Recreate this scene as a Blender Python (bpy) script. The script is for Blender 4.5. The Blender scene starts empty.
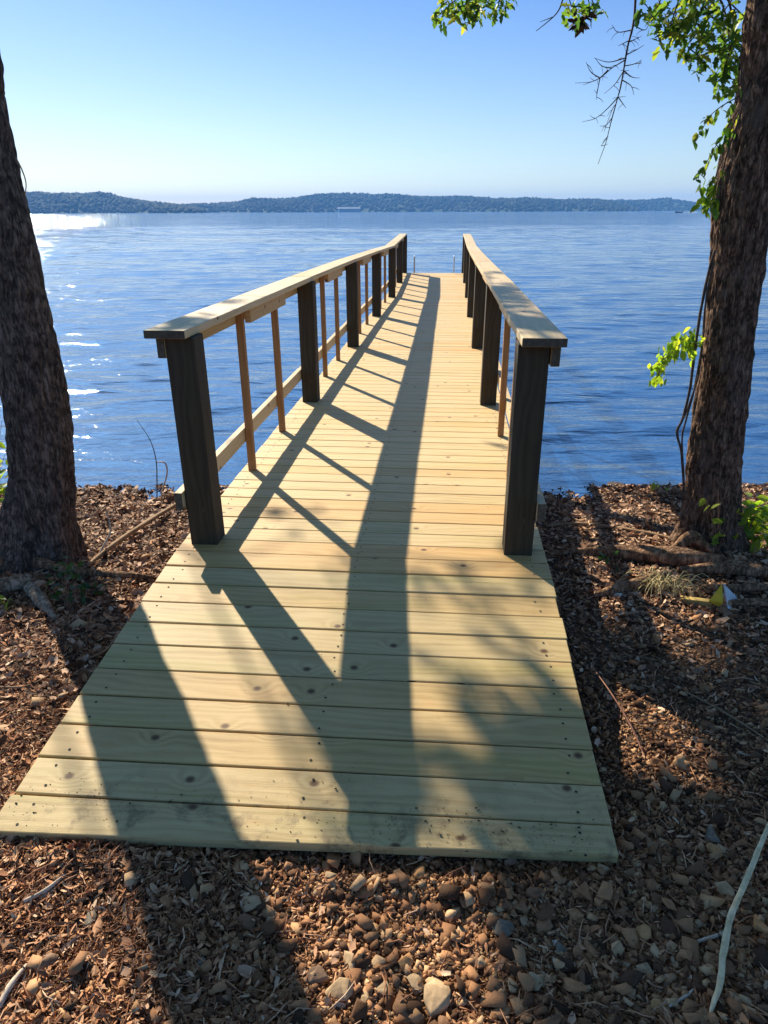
import bpy, bmesh, math, random
import numpy as np
from mathutils import Vector, Matrix, Euler, noise as mnoise

R = math.radians
rng = np.random.default_rng(7)
random.seed(7)
scene = bpy.context.scene
COL = scene.collection

# ------------------------------------------------------------------ camera
F = 690.0
PITCH = R(23.57)
cam_d = bpy.data.cameras.new('camera')
cam = bpy.data.objects.new('camera', cam_d)
COL.objects.link(cam)
cam_d.sensor_fit = 'VERTICAL'
cam_d.sensor_height = 36.0
cam_d.lens = F * 36.0 / 1024.0
cam_d.clip_start = 0.05
cam_d.clip_end = 20000
CAM_M = Matrix.Rotation(math.pi / 2 - PITCH, 3, 'X') @ Matrix.Rotation(R(-0.2), 3, 'Z')
cam.matrix_world = Matrix.Translation((0, 0, 1.5)) @ CAM_M.to_4x4()
scene.camera = cam
EYE = Vector((0, 0, 1.5))


def ray(px, py):
    return CAM_M @ Vector(((px - 384) / F, -(py - 512) / F, -1.0))


def at_z(px, py, z):
    d = ray(px, py)
    return EYE + d * ((z - 1.5) / d.z)


def at_y(px, py, y):
    d = ray(px, py)
    return EYE + d * (y / d.y)


# ------------------------------------------------------------------ sun
SUN_AZ = R(30)      # to the left of straight ahead
SUN_EL = R(31.5)
S_DIR = Vector((-math.sin(SUN_AZ) * math.cos(SUN_EL), math.cos(SUN_AZ) * math.cos(SUN_EL), math.sin(SUN_EL)))
sd = bpy.data.lights.new('sun', 'SUN')
sd.energy = 4.9
sd.angle = R(0.53)
sd.color = (1.0, 0.90, 0.74)
sun = bpy.data.objects.new('sun', sd)
COL.objects.link(sun)
sun.rotation_euler = S_DIR.to_track_quat('Z', 'Y').to_euler()
sun.location = (-30, 50, 40)

SKY_STOPS = [(0.0, (.56, .60, .65)), (.10, (.47, .52, .63)), (.23, (.325, .43, .62)), (.31, (.80, 1.24, 1.62)), (.50, (.66, 1.02, 1.36)), (.68, (.28, .32, .38)), (1.0, (.30, .215, .14))]
world = bpy.data.worlds.new('World')
scene.world = world
world.use_nodes = True
wn = world.node_tree
wn.nodes.clear()
sky = wn.nodes.new('ShaderNodeTexSky')
sky.sky_type = 'NISHITA'
sky.sun_disc = False
sky.sun_elevation = SUN_EL
sky.sun_rotation = -SUN_AZ
sky.altitude = 0
sky.air_density = 1.0
sky.dust_density = 0.25
sky.ozone_density = 2.0
bg = wn.nodes.new('ShaderNodeBackground')
bg.inputs['Strength'].default_value = 0.10
wo = wn.nodes.new('ShaderNodeOutputWorld')
tc = wn.nodes.new('ShaderNodeTexCoord')
sx = wn.nodes.new('ShaderNodeSeparateXYZ'); wn.links.new(tc.outputs['Generated'], sx.inputs[0])
sr = wn.nodes.new('ShaderNodeValToRGB')
for i, (p_, c_) in enumerate(SKY_STOPS):
    e = sr.color_ramp.elements[i] if i < 2 else sr.color_ramp.elements.new(p_)
    e.position = p_; e.color = (*c_, 1)
wn.links.new(sx.outputs[2], sr.inputs[0])
sm = wn.nodes.new('ShaderNodeMix'); sm.data_type = 'RGBA'; sm.blend_type = 'MULTIPLY'; sm.inputs[0].default_value = 1
wn.links.new(sky.outputs[0], sm.inputs[6]); wn.links.new(sr.outputs[0], sm.inputs[7])
wn.links.new(sm.outputs[2], bg.inputs['Color'])
wn.links.new(bg.outputs[0], wo.inputs['Surface'])

vs = scene.view_settings
vs.view_transform = 'Standard'
vs.look = 'None'
vs.exposure = 1.06
vs.gamma = 1
vs.use_curve_mapping = False
scene.cycles.use_denoising = True
scene.cycles.max_bounces = 6
scene.cycles.volume_bounces = 0
scene.cycles.sample_clamp_indirect = 6
scene.cycles.caustics_reflective = False
scene.cycles.caustics_refractive = False


# ------------------------------------------------------------------ object helpers
def tag(o, label=None, cat=None, group=None, kind=None):
    if label: o['label'] = label
    if cat: o['category'] = cat
    if group: o['group'] = group
    if kind: o['kind'] = kind
    return o


def empty(name, loc, rz=0.0):
    o = bpy.data.objects.new(name, None)
    COL.objects.link(o)
    o.location = loc
    o.rotation_euler = (0, 0, rz)
    o.empty_display_size = 0.2
    return o


class MB:
    """collects vertices, faces and face uvs for one mesh"""
    def __init__(self):
        self.v, self.f, self.uv, self.mi = [], [], [], []

    def add(self, vs, fs, uvs=None, mi=0):
        n = len(self.v)
        self.v += [tuple(p) for p in vs]
        for i, f in enumerate(fs):
            self.f.append(tuple(n + k for k in f))
            self.uv.append(uvs[i] if uvs else [(0, 0)] * len(f))
            self.mi.append(mi if isinstance(mi, int) else mi[i])

    def box(self, c, ex, ey, ez, lx, ly, lz, mi=0, taper=None):
        """box whose length axis is ex; uv u runs along ex in metres"""
        c = Vector(c)
        ex, ey, ez = Vector(ex).normalized(), Vector(ey).normalized(), Vector(ez).normalized()
        P = []
        for sx in (-.5, .5):
            for sy in (-.5, .5):
                for sz in (-.5, .5):
                    P.append(c + ex * lx * sx + ey * ly * sy + ez * lz * sz)
        fs = [(0, 1, 3, 2), (4, 6, 7, 5), (0, 4, 5, 1), (2, 3, 7, 6), (0, 2, 6, 4), (1, 5, 7, 3)]
        u0, v0 = random.uniform(0, 60), random.uniform(0, 60)
        uvs = []
        for k, f in enumerate(fs):
            L = []
            for i in f:
                sx, sy, sz = (i >> 2) & 1, (i >> 1) & 1, i & 1
                if k < 2: L.append((u0 + sy * ly + k * 3, v0 + sz * lz))
                elif k < 4: L.append((u0 + sx * lx, v0 + sz * lz + 5 + k))
                else: L.append((u0 + sx * lx, v0 + sy * ly + (k - 4) * .37))
            uvs.append(L)
        self.add(P, fs, uvs, mi)

    def tube(self, pts, rad, segs=8, mi=0, wob=0.0, cap=True, freq=3.0):
        pts = [Vector(p) for p in pts]
        n = len(pts)
        T = [(pts[min(i + 1, n - 1)] - pts[max(i - 1, 0)]).normalized() for i in range(n)]
        up = Vector((0, 0, 1)) if abs(T[0].z) < .9 else Vector((1, 0, 0))
        N = T[0].cross(up).normalized()
        V, UV = [], []
        seed = random.uniform(0, 50)
        dist = 0
        for i in range(n):
            if i:
                dist += (pts[i] - pts[i - 1]).length
                N = (N - T[i] * N.dot(T[i]))
                N = N.normalized() if N.length > 1e-6 else T[i].orthogonal().normalized()
            B = T[i].cross(N)
            for j in range(segs):
                a = 2 * math.pi * j / segs
                r = rad[i] if hasattr(rad, '__len__') else rad
                if wob:
                    r *= 1 + wob * mnoise.noise(Vector((math.cos(a) * 1.3 + seed, math.sin(a) * 1.3, dist * freq)))
                V.append(pts[i] + (N * math.cos(a) + B * math.sin(a)) * r)
                UV.append((j / segs, dist))
        Fs, U = [], []
        for i in range(n - 1):
            for j in range(segs):
                a, b = i * segs + j, i * segs + (j + 1) % segs
                Fs.append((a, b, b + segs, a + segs))
                u1 = (j + 1) / segs
                U.append([UV[a], (u1, UV[a][1]), (u1, UV[a + segs][1]), UV[a + segs]])
        if cap:
            Fs.append(tuple(range(segs - 1, -1, -1))); U.append([(0, 0)] * segs)
            Fs.append(tuple((n - 1) * segs + j for j in range(segs))); U.append([(0, 0)] * segs)
        self.add(V, Fs, U, mi)

    def build(self, name, mat, parent=None, smooth=False, bevel=0.0, loc=None):
        me = bpy.data.meshes.new(name)
        off = Vector((0, 0, 0))
        if loc is not None: off = Vector(loc)
        vv = [(p[0] - off[0], p[1] - off[1], p[2] - off[2]) for p in self.v]
        me.from_pydata(vv, [], self.f)
        uvl = me.uv_layers.new(name='UVMap')
        flat = [c for f in self.uv for p in f for c in p]
        uvl.data.foreach_set('uv', flat)
        mats = mat if isinstance(mat, (list, tuple)) else [mat]
        for m in mats: me.materials.append(m)
        me.polygons.foreach_set('material_index', self.mi)
        if smooth: me.polygons.foreach_set('use_smooth', [True] * len(self.f))
        me.update()
        o = bpy.data.objects.new(name, me)
        COL.objects.link(o)
        o.location = off
        if parent is not None:
            o.parent = parent
            o.location = off
        if bevel:
            b = o.modifiers.new('bevel', 'BEVEL')
            b.width = bevel; b.segments = 2; b.limit_method = 'ANGLE'; b.angle_limit = R(40)
        return o


def np_mesh(name, V, Fc, mat, parent=None, smooth=False, loc=(0, 0, 0)):
    """V (n,3); Fc (m,k) all faces with k corners"""
    me = bpy.data.meshes.new(name)
    V = np.asarray(V, dtype=np.float32) - np.asarray(loc, dtype=np.float32)
    Fc = np.asarray(Fc, dtype=np.int32)
    m, k = Fc.shape
    me.vertices.add(len(V)); me.vertices.foreach_set('co', V.ravel())
    me.loops.add(m * k); me.loops.foreach_set('vertex_index', Fc.ravel())
    me.polygons.add(m)
    me.polygons.foreach_set('loop_start', np.arange(0, m * k, k, dtype=np.int32))
    if smooth: me.polygons.foreach_set('use_smooth', np.ones(m, dtype=bool))
    for mm in (mat if isinstance(mat, (list, tuple)) else [mat]): me.materials.append(mm)
    me.update(calc_edges=True)
    me.validate()
    o = bpy.data.objects.new(name, me)
    COL.objects.link(o)
    o.location = loc
    if parent is not None:
        o.parent = parent
    return o


def spline(P, n):
    P = [Vector(p) for p in P]
    Q = [P[0] * 2 - P[1]] + P + [P[-1] * 2 - P[-2]]
    out = []
    m = len(P) - 1
    for i in range(n + 1):
        t = i / n * m
        k = min(int(t), m - 1); u = t - k
        a, b, c, d = Q[k:k + 4]
        out.append(0.5 * ((2 * b) + (c - a) * u + (2 * a - 5 * b + 4 * c - d) * u * u + (3 * b - a - 3 * c + d) * u ** 3))
    return out


def lerp_list(xs, ys, x):
    return float(np.interp(x, xs, ys))


# ------------------------------------------------------------------ material helpers
class NT:
    def __init__(self, name):
        self.m = bpy.data.materials.new(name)
        self.m.use_nodes = True
        self.t = self.m.node_tree
        self.t.nodes.clear()
        self.out = self.n('ShaderNodeOutputMaterial')

    def n(self, typ, **kw):
        nd = self.t.nodes.new(typ)
        for k, v in kw.items(): setattr(nd, k, v)
        return nd

    def l(self, a, b): self.t.links.new(a, b)

    def put(self, sock, val):
        if isinstance(val, bpy.types.NodeSocket): self.l(val, sock)
        elif isinstance(val, (tuple, list)) and len(val) == 3 and sock.type == 'RGBA': sock.default_value = (*val, 1)
        else: sock.default_value = val

    def math(self, op, a, b=0.0, clamp=False):
        nd = self.n('ShaderNodeMath', operation=op, use_clamp=clamp)
        self.put(nd.inputs[0], a); self.put(nd.inputs[1], b)
        return nd.outputs[0]

    def mix(self, fac, a, b, typ='MIX'):
        nd = self.n('ShaderNodeMix', data_type='RGBA', blend_type=typ)
        self.put(nd.inputs[0], fac); self.put(nd.inputs[6], a); self.put(nd.inputs[7], b)
        return nd.outputs[2]

    def ramp(self, fac, stops, interp='LINEAR'):
        nd = self.n('ShaderNodeValToRGB')
        cr = nd.color_ramp
        cr.interpolation = interp
        while len(cr.elements) > 1: cr.elements.remove(cr.elements[-1])
        for i, (p, c) in enumerate(stops):
            e = cr.elements[0] if i == 0 else cr.elements.new(p)
            e.position = p
            e.color = (*c, 1) if len(c) == 3 else c
        self.put(nd.inputs[0], fac)
        return nd.outputs[0]

    def mrange(self, v, a, b, c=0.0, d=1.0, smooth=False):
        nd = self.n('ShaderNodeMapRange')
        if smooth: nd.interpolation_type = 'SMOOTHSTEP'
        self.put(nd.inputs[0], v)
        for i, x in enumerate((a, b, c, d)): nd.inputs[1 + i].default_value = x
        return nd.outputs[0]

    def mapping(self, vec, scale=(1, 1, 1), loc=(0, 0, 0), rot=(0, 0, 0)):
        nd = self.n('ShaderNodeMapping')
        self.l(vec, nd.inputs[0])
        nd.inputs['Scale'].default_value = scale
        nd.inputs['Location'].default_value = loc
        nd.inputs['Rotation'].default_value = rot
        return nd.outputs[0]

    def noise(self, vec, scale=1.0, detail=4.0, rough=.55, dist=0.0):
        nd = self.n('ShaderNodeTexNoise')
        if vec is not None: self.l(vec, nd.inputs['Vector'])
        nd.inputs['Scale'].default_value = scale
        nd.inputs['Detail'].default_value = detail
        nd.inputs['Roughness'].default_value = rough
        nd.inputs['Distortion'].default_value = dist
        return nd.outputs['Fac']

    def voro(self, vec, scale=1.0, feature='F1', out='Distance', rnd=1.0, dims='3D'):
        nd = self.n('ShaderNodeTexVoronoi', feature=feature, voronoi_dimensions=dims)
        if vec is not None: self.l(vec, nd.inputs['Vector'])
        nd.inputs['Scale'].default_value = scale
        nd.inputs['Randomness'].default_value = rnd
        return nd.outputs[out]

    def uv(self): return self.n('ShaderNodeTexCoord').outputs['UV']
    def obj(self): return self.n('ShaderNodeTexCoord').outputs['Object']
    def pos(self): return self.n('ShaderNodeNewGeometry').outputs['Position']
    def island(self): return self.n('ShaderNodeNewGeometry').outputs['Random Per Island']

    def bump(self, h, strength=.5, dist=.01, normal=None):
        nd = self.n('ShaderNodeBump')
        self.l(h, nd.inputs['Height'])
        nd.inputs['Strength'].default_value = strength
        nd.inputs['Distance'].default_value = dist
        if normal is not None: self.l(normal, nd.inputs['Normal'])
        return nd.outputs[0]

    def pbr(self, color, rough=.8, normal=None, spec=.3, surface=True, **kw):
        nd = self.n('ShaderNodeBsdfPrincipled')
        self.put(nd.inputs['Base Color'], color)
        self.put(nd.inputs['Roughness'], rough)
        nd.inputs['Specular IOR Level'].default_value = spec
        if normal is not None: self.l(normal, nd.inputs['Normal'])
        for k, v in kw.items(): self.put(nd.inputs[k], v)
        if surface: self.l(nd.outputs[0], self.out.inputs['Surface'])
        return nd.outputs[0]


def wood_mat(name, light, mid, dark, tint_a=None, tint_b=None, rough=.7, knots=True, spec=.25, stain_dim=False):
    t = NT(name)
    uv = t.uv()
    isl = t.island()
    warp = t.noise(t.mapping(uv, (1.1, 5, 1)), 1.0, 3, .5)
    nd = t.n('ShaderNodeSeparateXYZ'); t.l(uv, nd.inputs[0])
    v = nd.outputs[1]
    # knots: sparse cells, the grain bends round them
    kv = t.mapping(uv, (5.2, 6.2, 1))
    kd = t.voro(kv, 1.0, 'F1', 'Distance', .9, '2D')
    kc = t.n('ShaderNodeSeparateColor'); t.l(t.voro(kv, 1.0, 'F1', 'Color', .9, '2D'), kc.inputs[0])
    keep = t.math('GREATER_THAN', kc.outputs[0], .83)
    bend = t.math('MULTIPLY', t.math('MULTIPLY', t.mrange(kd, 0, .42, 1, 0, True), keep), .05)
    ph = t.math('ADD', t.math('MULTIPLY', t.math('ADD', v, bend), 190.0), t.math('MULTIPLY', warp, 38.0))
    rings = t.math('ADD', t.math('MULTIPLY', t.math('SINE', ph), .5), .5)
    fine = t.noise(t.mapping(uv, (5, 330, 1)), 1.0, 3, .6)
    broad = t.noise(t.mapping(uv, (1.0, 9, 1)), 1.0, 3, .6)
    g = t.math('ADD', t.math('MULTIPLY', rings, .17), t.math('ADD', t.math('MULTIPLY', fine, .40), t.math('MULTIPLY', broad, .52)))
    streak = t.noise(t.mapping(uv, (1.6, 120, 1)), 1.0, 4, .7)
    col = t.ramp(g, [(.26, dark), (.46, mid), (.70, light)])
    col = t.mix(t.mrange(streak, .56, .74, 0, .55, True), col, dark)
    pink = t.noise(t.mapping(uv, (3.0, 7, 1)), 1.0, 3, .6)
    col = t.mix(t.mrange(pink, .60, .76, 0, .45, True), col, t.mix(1.0, col, (1.0, .70, .52), 'MULTIPLY'))
    green = t.noise(t.mapping(uv, (.7, 5, 1), (9, 4, 0)), 1.0, 4, .6)
    col = t.mix(t.mrange(green, .50, .68, 0, .6, True), col, t.mix(1.0, col, (.80, .90, .66), 'MULTIPLY'))
    if tint_a: col = t.mix(t.mrange(isl, 0, 1, 0, 1), col, t.mix(1.0, col, t.ramp(isl, [(0, tint_a), (.3, (1, 1, 1)), (.65, (1, .98, .92)), (1, tint_b)]), 'MULTIPLY'))
    if knots:
        k1 = t.math('MULTIPLY', t.mrange(kd, .045, .11, 1, 0, True), keep)
        col = t.mix(t.math('MULTIPLY', k1, .85), col, (.13, .058, .025))
        k2 = t.math('MULTIPLY', t.mrange(kd, .02, .06, 1, 0, True), keep)
        col = t.mix(t.math('MULTIPLY', k2, .5), col, (.05, .022, .012))
    sp = t.noise(t.mapping(uv, (9, 14, 1)), 3.0, 4, .7)
    col = t.mix(t.mrange(sp, .62, .74, 0, .35, True), col, (.16, .12, .075))
    if stain_dim:   # trodden-on soil on the first boards, greener and painted dimmer near boards
        p = t.obj(); s = t.n('ShaderNodeSeparateXYZ'); t.l(p, s.inputs[0])
        near = t.mrange(s.outputs[1], -1.64, -1.30, 1, 0, True)
        nz = t.noise(p, 9, 5, .7)
        soil = t.math('MULTIPLY', near, t.mrange(nz, .50, .66, 0, 1, True))
        col = t.mix(t.math('MULTIPLY', soil, .7), col, (.09, .065, .045))
        tr = t.noise(p, 1.3, 4, .6)
        col = t.mix(t.math('MULTIPLY', t.mrange(s.outputs[1], -1.7, 2.5, .9, .0, True), tr), col, t.mix(1.0, col, (.90, .94, .78), 'MULTIPLY'))
        near_dim = t.noise(p, 4.5, 5, .65)  # near boards' dimmer dappled light painted as darkening, mixed with foot dirt
        col = t.mix(t.math('MULTIPLY', t.mrange(s.outputs[1], -.9, 1.6, .75, .0, True), t.mrange(near_dim, .25, .75, .45, 1.0)), col, t.mix(1.0, col, (.70, .68, .70), 'MULTIPLY'))
    h = t.math('ADD', t.math('MULTIPLY', fine, .7), t.math('MULTIPLY', rings, .2))
    t.pbr(col, rough, t.bump(h, .35, .0025), spec)
    return t.m


M_DECK = wood_mat('deck_wood', (.65, .485, .25), (.55, .395, .185), (.33, .215, .09), (.74, .86, .72), (1.0, .84, .66), .62, stain_dim=True)
M_RAIL = wood_mat('rail_wood', (.60, .46, .27), (.54, .40, .22), (.38, .26, .13), (.86, .92, .88), (1, .88, .74), .62)
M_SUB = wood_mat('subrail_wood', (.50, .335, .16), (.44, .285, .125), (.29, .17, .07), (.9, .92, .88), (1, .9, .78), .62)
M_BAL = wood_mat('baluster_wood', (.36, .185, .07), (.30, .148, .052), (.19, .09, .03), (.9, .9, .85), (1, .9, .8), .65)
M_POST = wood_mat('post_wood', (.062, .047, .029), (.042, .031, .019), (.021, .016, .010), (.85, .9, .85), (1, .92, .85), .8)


def bark_mat(name, dark, mid, light, scale=1.0, moss=None, strength=1.0):
    t = NT(name)
    p = t.obj()
    warp = t.n('ShaderNodeTexNoise'); t.l(p, warp.inputs['Vector']); warp.inputs['Scale'].default_value = 6
    wv = t.n('ShaderNodeMix', data_type='VECTOR'); wv.inputs[0].default_value = .06
    t.l(p, wv.inputs[4]); t.l(warp.outputs['Color'], wv.inputs[5])
    q = wv.outputs[1]
    w = t.noise(t.mapping(q, (26 * scale, 26 * scale, 4.2 * scale)), 1.0, 7, .68, .3)
    ridge = t.math('ABSOLUTE', t.math('SUBTRACT', t.noise(t.mapping(q, (38 * scale, 38 * scale, 5.5 * scale)), 1.0, 4, .6), .5))
    ridge = t.mrange(ridge, 0, .13, 0, 1, True)
    plates = t.mrange(t.noise(t.mapping(p, (30, 30, 22)), 1.0, 3, .6), .38, .62, 0, 1, True)
    fine = t.noise(t.mapping(p, (95, 95, 48)), 1.0, 5, .75)
    g = t.math('ADD', t.math('MULTIPLY', w, .45), t.math('ADD', t.math('MULTIPLY', t.math('MULTIPLY', ridge, fine), .42), t.math('MULTIPLY', plates, .16)))
    col = t.ramp(g, [(.26, dark), (.50, mid), (.78, light)])
    if moss:
        mm = t.noise(p, 5, 5, .7)
        col = t.mix(t.mrange(mm, .52, .68, 0, .55, True), col, moss)
    h = t.math('ADD', t.math('MULTIPLY', w, .7), t.math('ADD', t.math('MULTIPLY', ridge, .45), t.math('ADD', t.math('MULTIPLY', fine, .35), t.math('MULTIPLY', plates, .2))))
    t.pbr(col, .92, t.bump(h, .9 * strength, .016), .12)
    return t.m


M_BARK_L = bark_mat('bark_grey', (.040, .032, .026), (.155, .118, .092), (.31, .24, .185), 1.25)
M_BARK_R = bark_mat('bark_red', (.045, .028, .018), (.215, .128, .080), (.44, .30, .20), 1.45, moss=(.16, .125, .10))
M_LOG = bark_mat('log_bark', (.10, .055, .03), (.31, .18, .10), (.54, .36, .22), .9, None, .6)
M_LOGPALE = bark_mat('log_pale', (.14, .10, .065), (.36, .27, .185), (.58, .47, .35), .9, None, .6)


def plain_mat(name, a, b, scale=30, rough=.85, spec=.2, bump=.3):
    t = NT(name)
    p = t.obj()
    w = t.noise(p, scale, 5, .65)
    t.pbr(t.ramp(w, [(.3, a), (.7, b)]), rough, t.bump(w, bump, .004), spec)
    return t.m


M_END = plain_mat('end_grain_shade', (.05, .042, .03), (.12, .10, .07), 60)  # end grain, darkened further to hold the shade on the rail ends
M_PALE = plain_mat('pale_stick', (.46, .36, .19), (.80, .66, .40), 30, .8, .2)
M_TWIG = plain_mat('twig', (.035, .025, .018), (.11, .08, .06), 30)
M_REDTWIG = plain_mat('red_twig', (.17, .075, .05), (.34, .17, .11), 40)
M_TWIGPALE = plain_mat('twig_pale', (.36, .28, .20), (.62, .52, .40), 40)
M_STICK = plain_mat('stick_brown', (.20, .12, .065), (.38, .25, .14), 35)
M_VINE = plain_mat('vine_stem', (.03, .02, .016), (.12, .08, .055), 40)
M_STRAW = plain_mat('dry_straw', (.34, .27, .12), (.60, .50, .26), 30)
M_STEEL = plain_mat('ladder_metal', (.30, .30, .29), (.48, .47, .45), 20, .4, .5, .05)
M_YWOOD = plain_mat('yellow_offcut', (.50, .33, .09), (.66, .47, .16), 25)
M_YSCRAP = plain_mat('yellow_scrap', (.62, .37, .02), (.72, .46, .04), 25, .4, .5, .1)
M_GSCRAP = plain_mat('grey_scrap', (.42, .43, .44), (.60, .61, .62), 25, .5, .4, .1)
M_SCREW = plain_mat('screw_dark', (.03, .025, .02), (.065, .055, .045), 50, .8, .1, .05)
M_WHITE = plain_mat('white_paint', (.72, .73, .74), (.82, .82, .82), 5, .5, .4, .05)
M_DARKHULL = plain_mat('dark_paint', (.03, .035, .05), (.06, .065, .08), 5, .5, .4, .05)
M_PALEROOF = plain_mat('pale_roof', (.24, .29, .33), (.30, .35, .39), .4, .6, .3, .05)
M_PALEWALL = plain_mat('pale_wall', (.20, .25, .30), (.27, .32, .37), .4, .7, .3, .05)


def leaf_mat(name, cols, trans=.5, rough=.45):
    t = NT(name)
    isl = t.island()
    col = t.ramp(isl, cols)
    p = t.n('ShaderNodeBsdfPrincipled')
    t.l(col, p.inputs['Base Color'])
    p.inputs['Roughness'].default_value = rough
    p.inputs['Specular IOR Level'].default_value = .3
    tr = t.n('ShaderNodeBsdfTranslucent')
    t.l(t.mix(1.0, col, (2.1, 2.0, .8), 'MULTIPLY'), tr.inputs['Color'])
    mx = t.n('ShaderNodeMixShader')
    mx.inputs[0].default_value = trans
    t.l(p.outputs[0], mx.inputs[1]); t.l(tr.outputs[0], mx.inputs[2])
    t.l(mx.outputs[0], t.out.inputs['Surface'])
    return t.m


M_LEAF = leaf_mat('leaf_green', [(0, (.030, .075, .022)), (.4, (.065, .13, .028)), (.75, (.13, .20, .035)), (1, (.24, .24, .05))], .6)
M_LEAFB = leaf_mat('leaf_bright', [(0, (.08, .17, .025)), (.5, (.20, .30, .035)), (1, (.36, .40, .05))], .6)
M_LEAFD = leaf_mat('leaf_dark', [(0, (.022, .055, .02)), (.6, (.045, .10, .03)), (1, (.08, .15, .035))], .45)


def chips_mat(name, stops, rough=.9, bump=.5, scale=160):
    t = NT(name)
    isl = t.island()
    col = t.ramp(isl, stops)
    n1 = t.noise(t.obj(), scale, 4, .7)
    col = t.mix(t.mrange(n1, .35, .7, .0, .42), col, t.mix(1.0, col, (.55, .5, .46), 'MULTIPLY'))
    t.pbr(col, rough, t.bump(n1, bump, .003), .15)
    return t.m


M_GRAVEL = chips_mat('gravel_stone', [(0, (.045, .026, .015)), (.16, (.12, .062, .033)), (.36, (.30, .148, .070)), (.58, (.46, .235, .110)), (.74, (.20, .110, .060)), (.86, (.54, .31, .150)), (.96, (.58, .38, .205)), (1, (.36, .25, .15))])
M_LITTER = chips_mat('litter_brown', [(0, (.08, .036, .019)), (.18, (.22, .098, .048)), (.45, (.42, .195, .094)), (.72, (.55, .29, .15)), (.9, (.64, .39, .225)), (1, (.68, .48, .31))], .85, .3, 90)
M_LITTERPALE = chips_mat('litter_pale', [(0, (.10, .052, .030)), (.3, (.27, .150, .088)), (.6, (.46, .275, .165)), (.85, (.60, .39, .25)), (1, (.68, .50, .35))], .8, .3, 90)
M_DIRT = chips_mat('dirt_crumb', [(0, (.03, .02, .014)), (.6, (.08, .055, .035)), (1, (.16, .11, .07))])


def ground_mat():
    t = NT('ground_soil')
    p = t.pos()
    a = t.noise(p, 3.0, 6, .6)
    b = t.noise(p, 55.0, 5, .7)
    v = t.voro(p, 70.0, 'F1', 'Distance')
    g = t.math('ADD', t.math('MULTIPLY', a, .5), t.math('MULTIPLY', b, .5))
    col = t.ramp(g, [(.3, (.035, .022, .015)), (.5, (.095, .055, .033)), (.72, (.20, .12, .07))])
    s = t.n('ShaderNodeSeparateXYZ'); t.l(p, s.inputs[0])
    wet = t.mrange(s.outputs[2], -.615, -.585, 1, 0, True)
    col = t.mix(t.math('MULTIPLY', wet, .6), col, (.03, .022, .016))
    h = t.math('ADD', t.math('MULTIPLY', b, .7), t.math('MULTIPLY', v, .6))
    t.pbr(col, t.mrange(wet, 0, 1, .95, .6), t.bump(h, .8, .02), .2)
    return t.m


ddx, ddy = math.sin(R(4.95)), math.cos(R(4.95))


def dock_coords(x, y):
    rx, ry = x + .114, y - 2.98
    return rx * ddy - ry * ddx, rx * ddx + ry * ddy   # lateral, along



# ------------------------------------------------------------------ ground
WATER_Z = -0.62


def g_base(x, y):
    x = np.asarray(x, dtype=float); y = np.asarray(y, dtype=float)
    yy = y + 0.05 * np.sin(x * 1.7 + .6) + .035 * np.sin(x * 4.3 + 2) + .02 * np.sin(x * 9.1)
    z = np.interp(yy, [-4000, -60, -8, 1.5, 5.25, 5.8, 9, 25, 60, 5000], [6, 3.0, .12, -.165, -.605, -.70, -1.15, -2.6, -4, -4])
    fade = np.exp(-((np.hypot(x, y - 2)) / 25) ** 2)
    und = .018 * np.sin(x * 2.1 + 1.3) * np.sin(y * 2.7 + .4) + .010 * np.sin(x * 5.3 + y * 4.1) + .006 * np.sin(x * 13 - y * 9)
    lat_, al_ = dock_coords(x, y)
    und = und + .034 * np.exp(-((al_ + 1.665) / .05) ** 2) * (np.abs(lat_) < 1.0) + .012 * np.sin(x * 23 + 2 * np.sin(y * 7)) * np.exp(-((y - 5.3) / .25) ** 2)
    und = und * np.where((np.abs(x + .2) < 1.4) & (y < 2.2) & (y > 1.0), .5, 1)
    return z + und * fade


def build_ground():
    def axis(lo, hi, step, outlo, outhi):
        fine = np.arange(lo, hi + 1e-6, step)
        a, s, d = [], lo, step
        while s > outlo:
            d *= 1.22; s -= d; a.append(max(s, outlo))
        b, s, d = [], hi, step
        while s < outhi:
            d *= 1.22; s += d; b.append(min(s, outhi))
        return np.array(a[::-1] + list(fine) + b)
    xs = axis(-5, 5, .05, -4000, 4000)
    ys = axis(.4, 6.6, .05, -400, 4000)
    X, Y = np.meshgrid(xs, ys)
    Z = g_base(X, Y)
    V = np.stack([X, Y, Z], -1).reshape(-1, 3)
    nx, ny = len(xs), len(ys)
    i = np.arange(nx * ny).reshape(ny, nx)
    Q = np.stack([i[:-1, :-1], i[:-1, 1:], i[1:, 1:], i[1:, :-1]], -1).reshape(-1, 4)
    o = np_mesh('ground', V, Q, ground_mat(), smooth=True)
    tag(o, 'brown soil bank sloping down to the lake', 'ground', kind='structure')


build_ground()


def gz(x, y): return float(g_base(x, y))


def at_g(px, py, lift=0.0):
    z = -.3
    for _ in range(12):
        p = at_z(px, py, z)
        z = gz(p.x, p.y) + lift
    return at_z(px, py, z)


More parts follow.
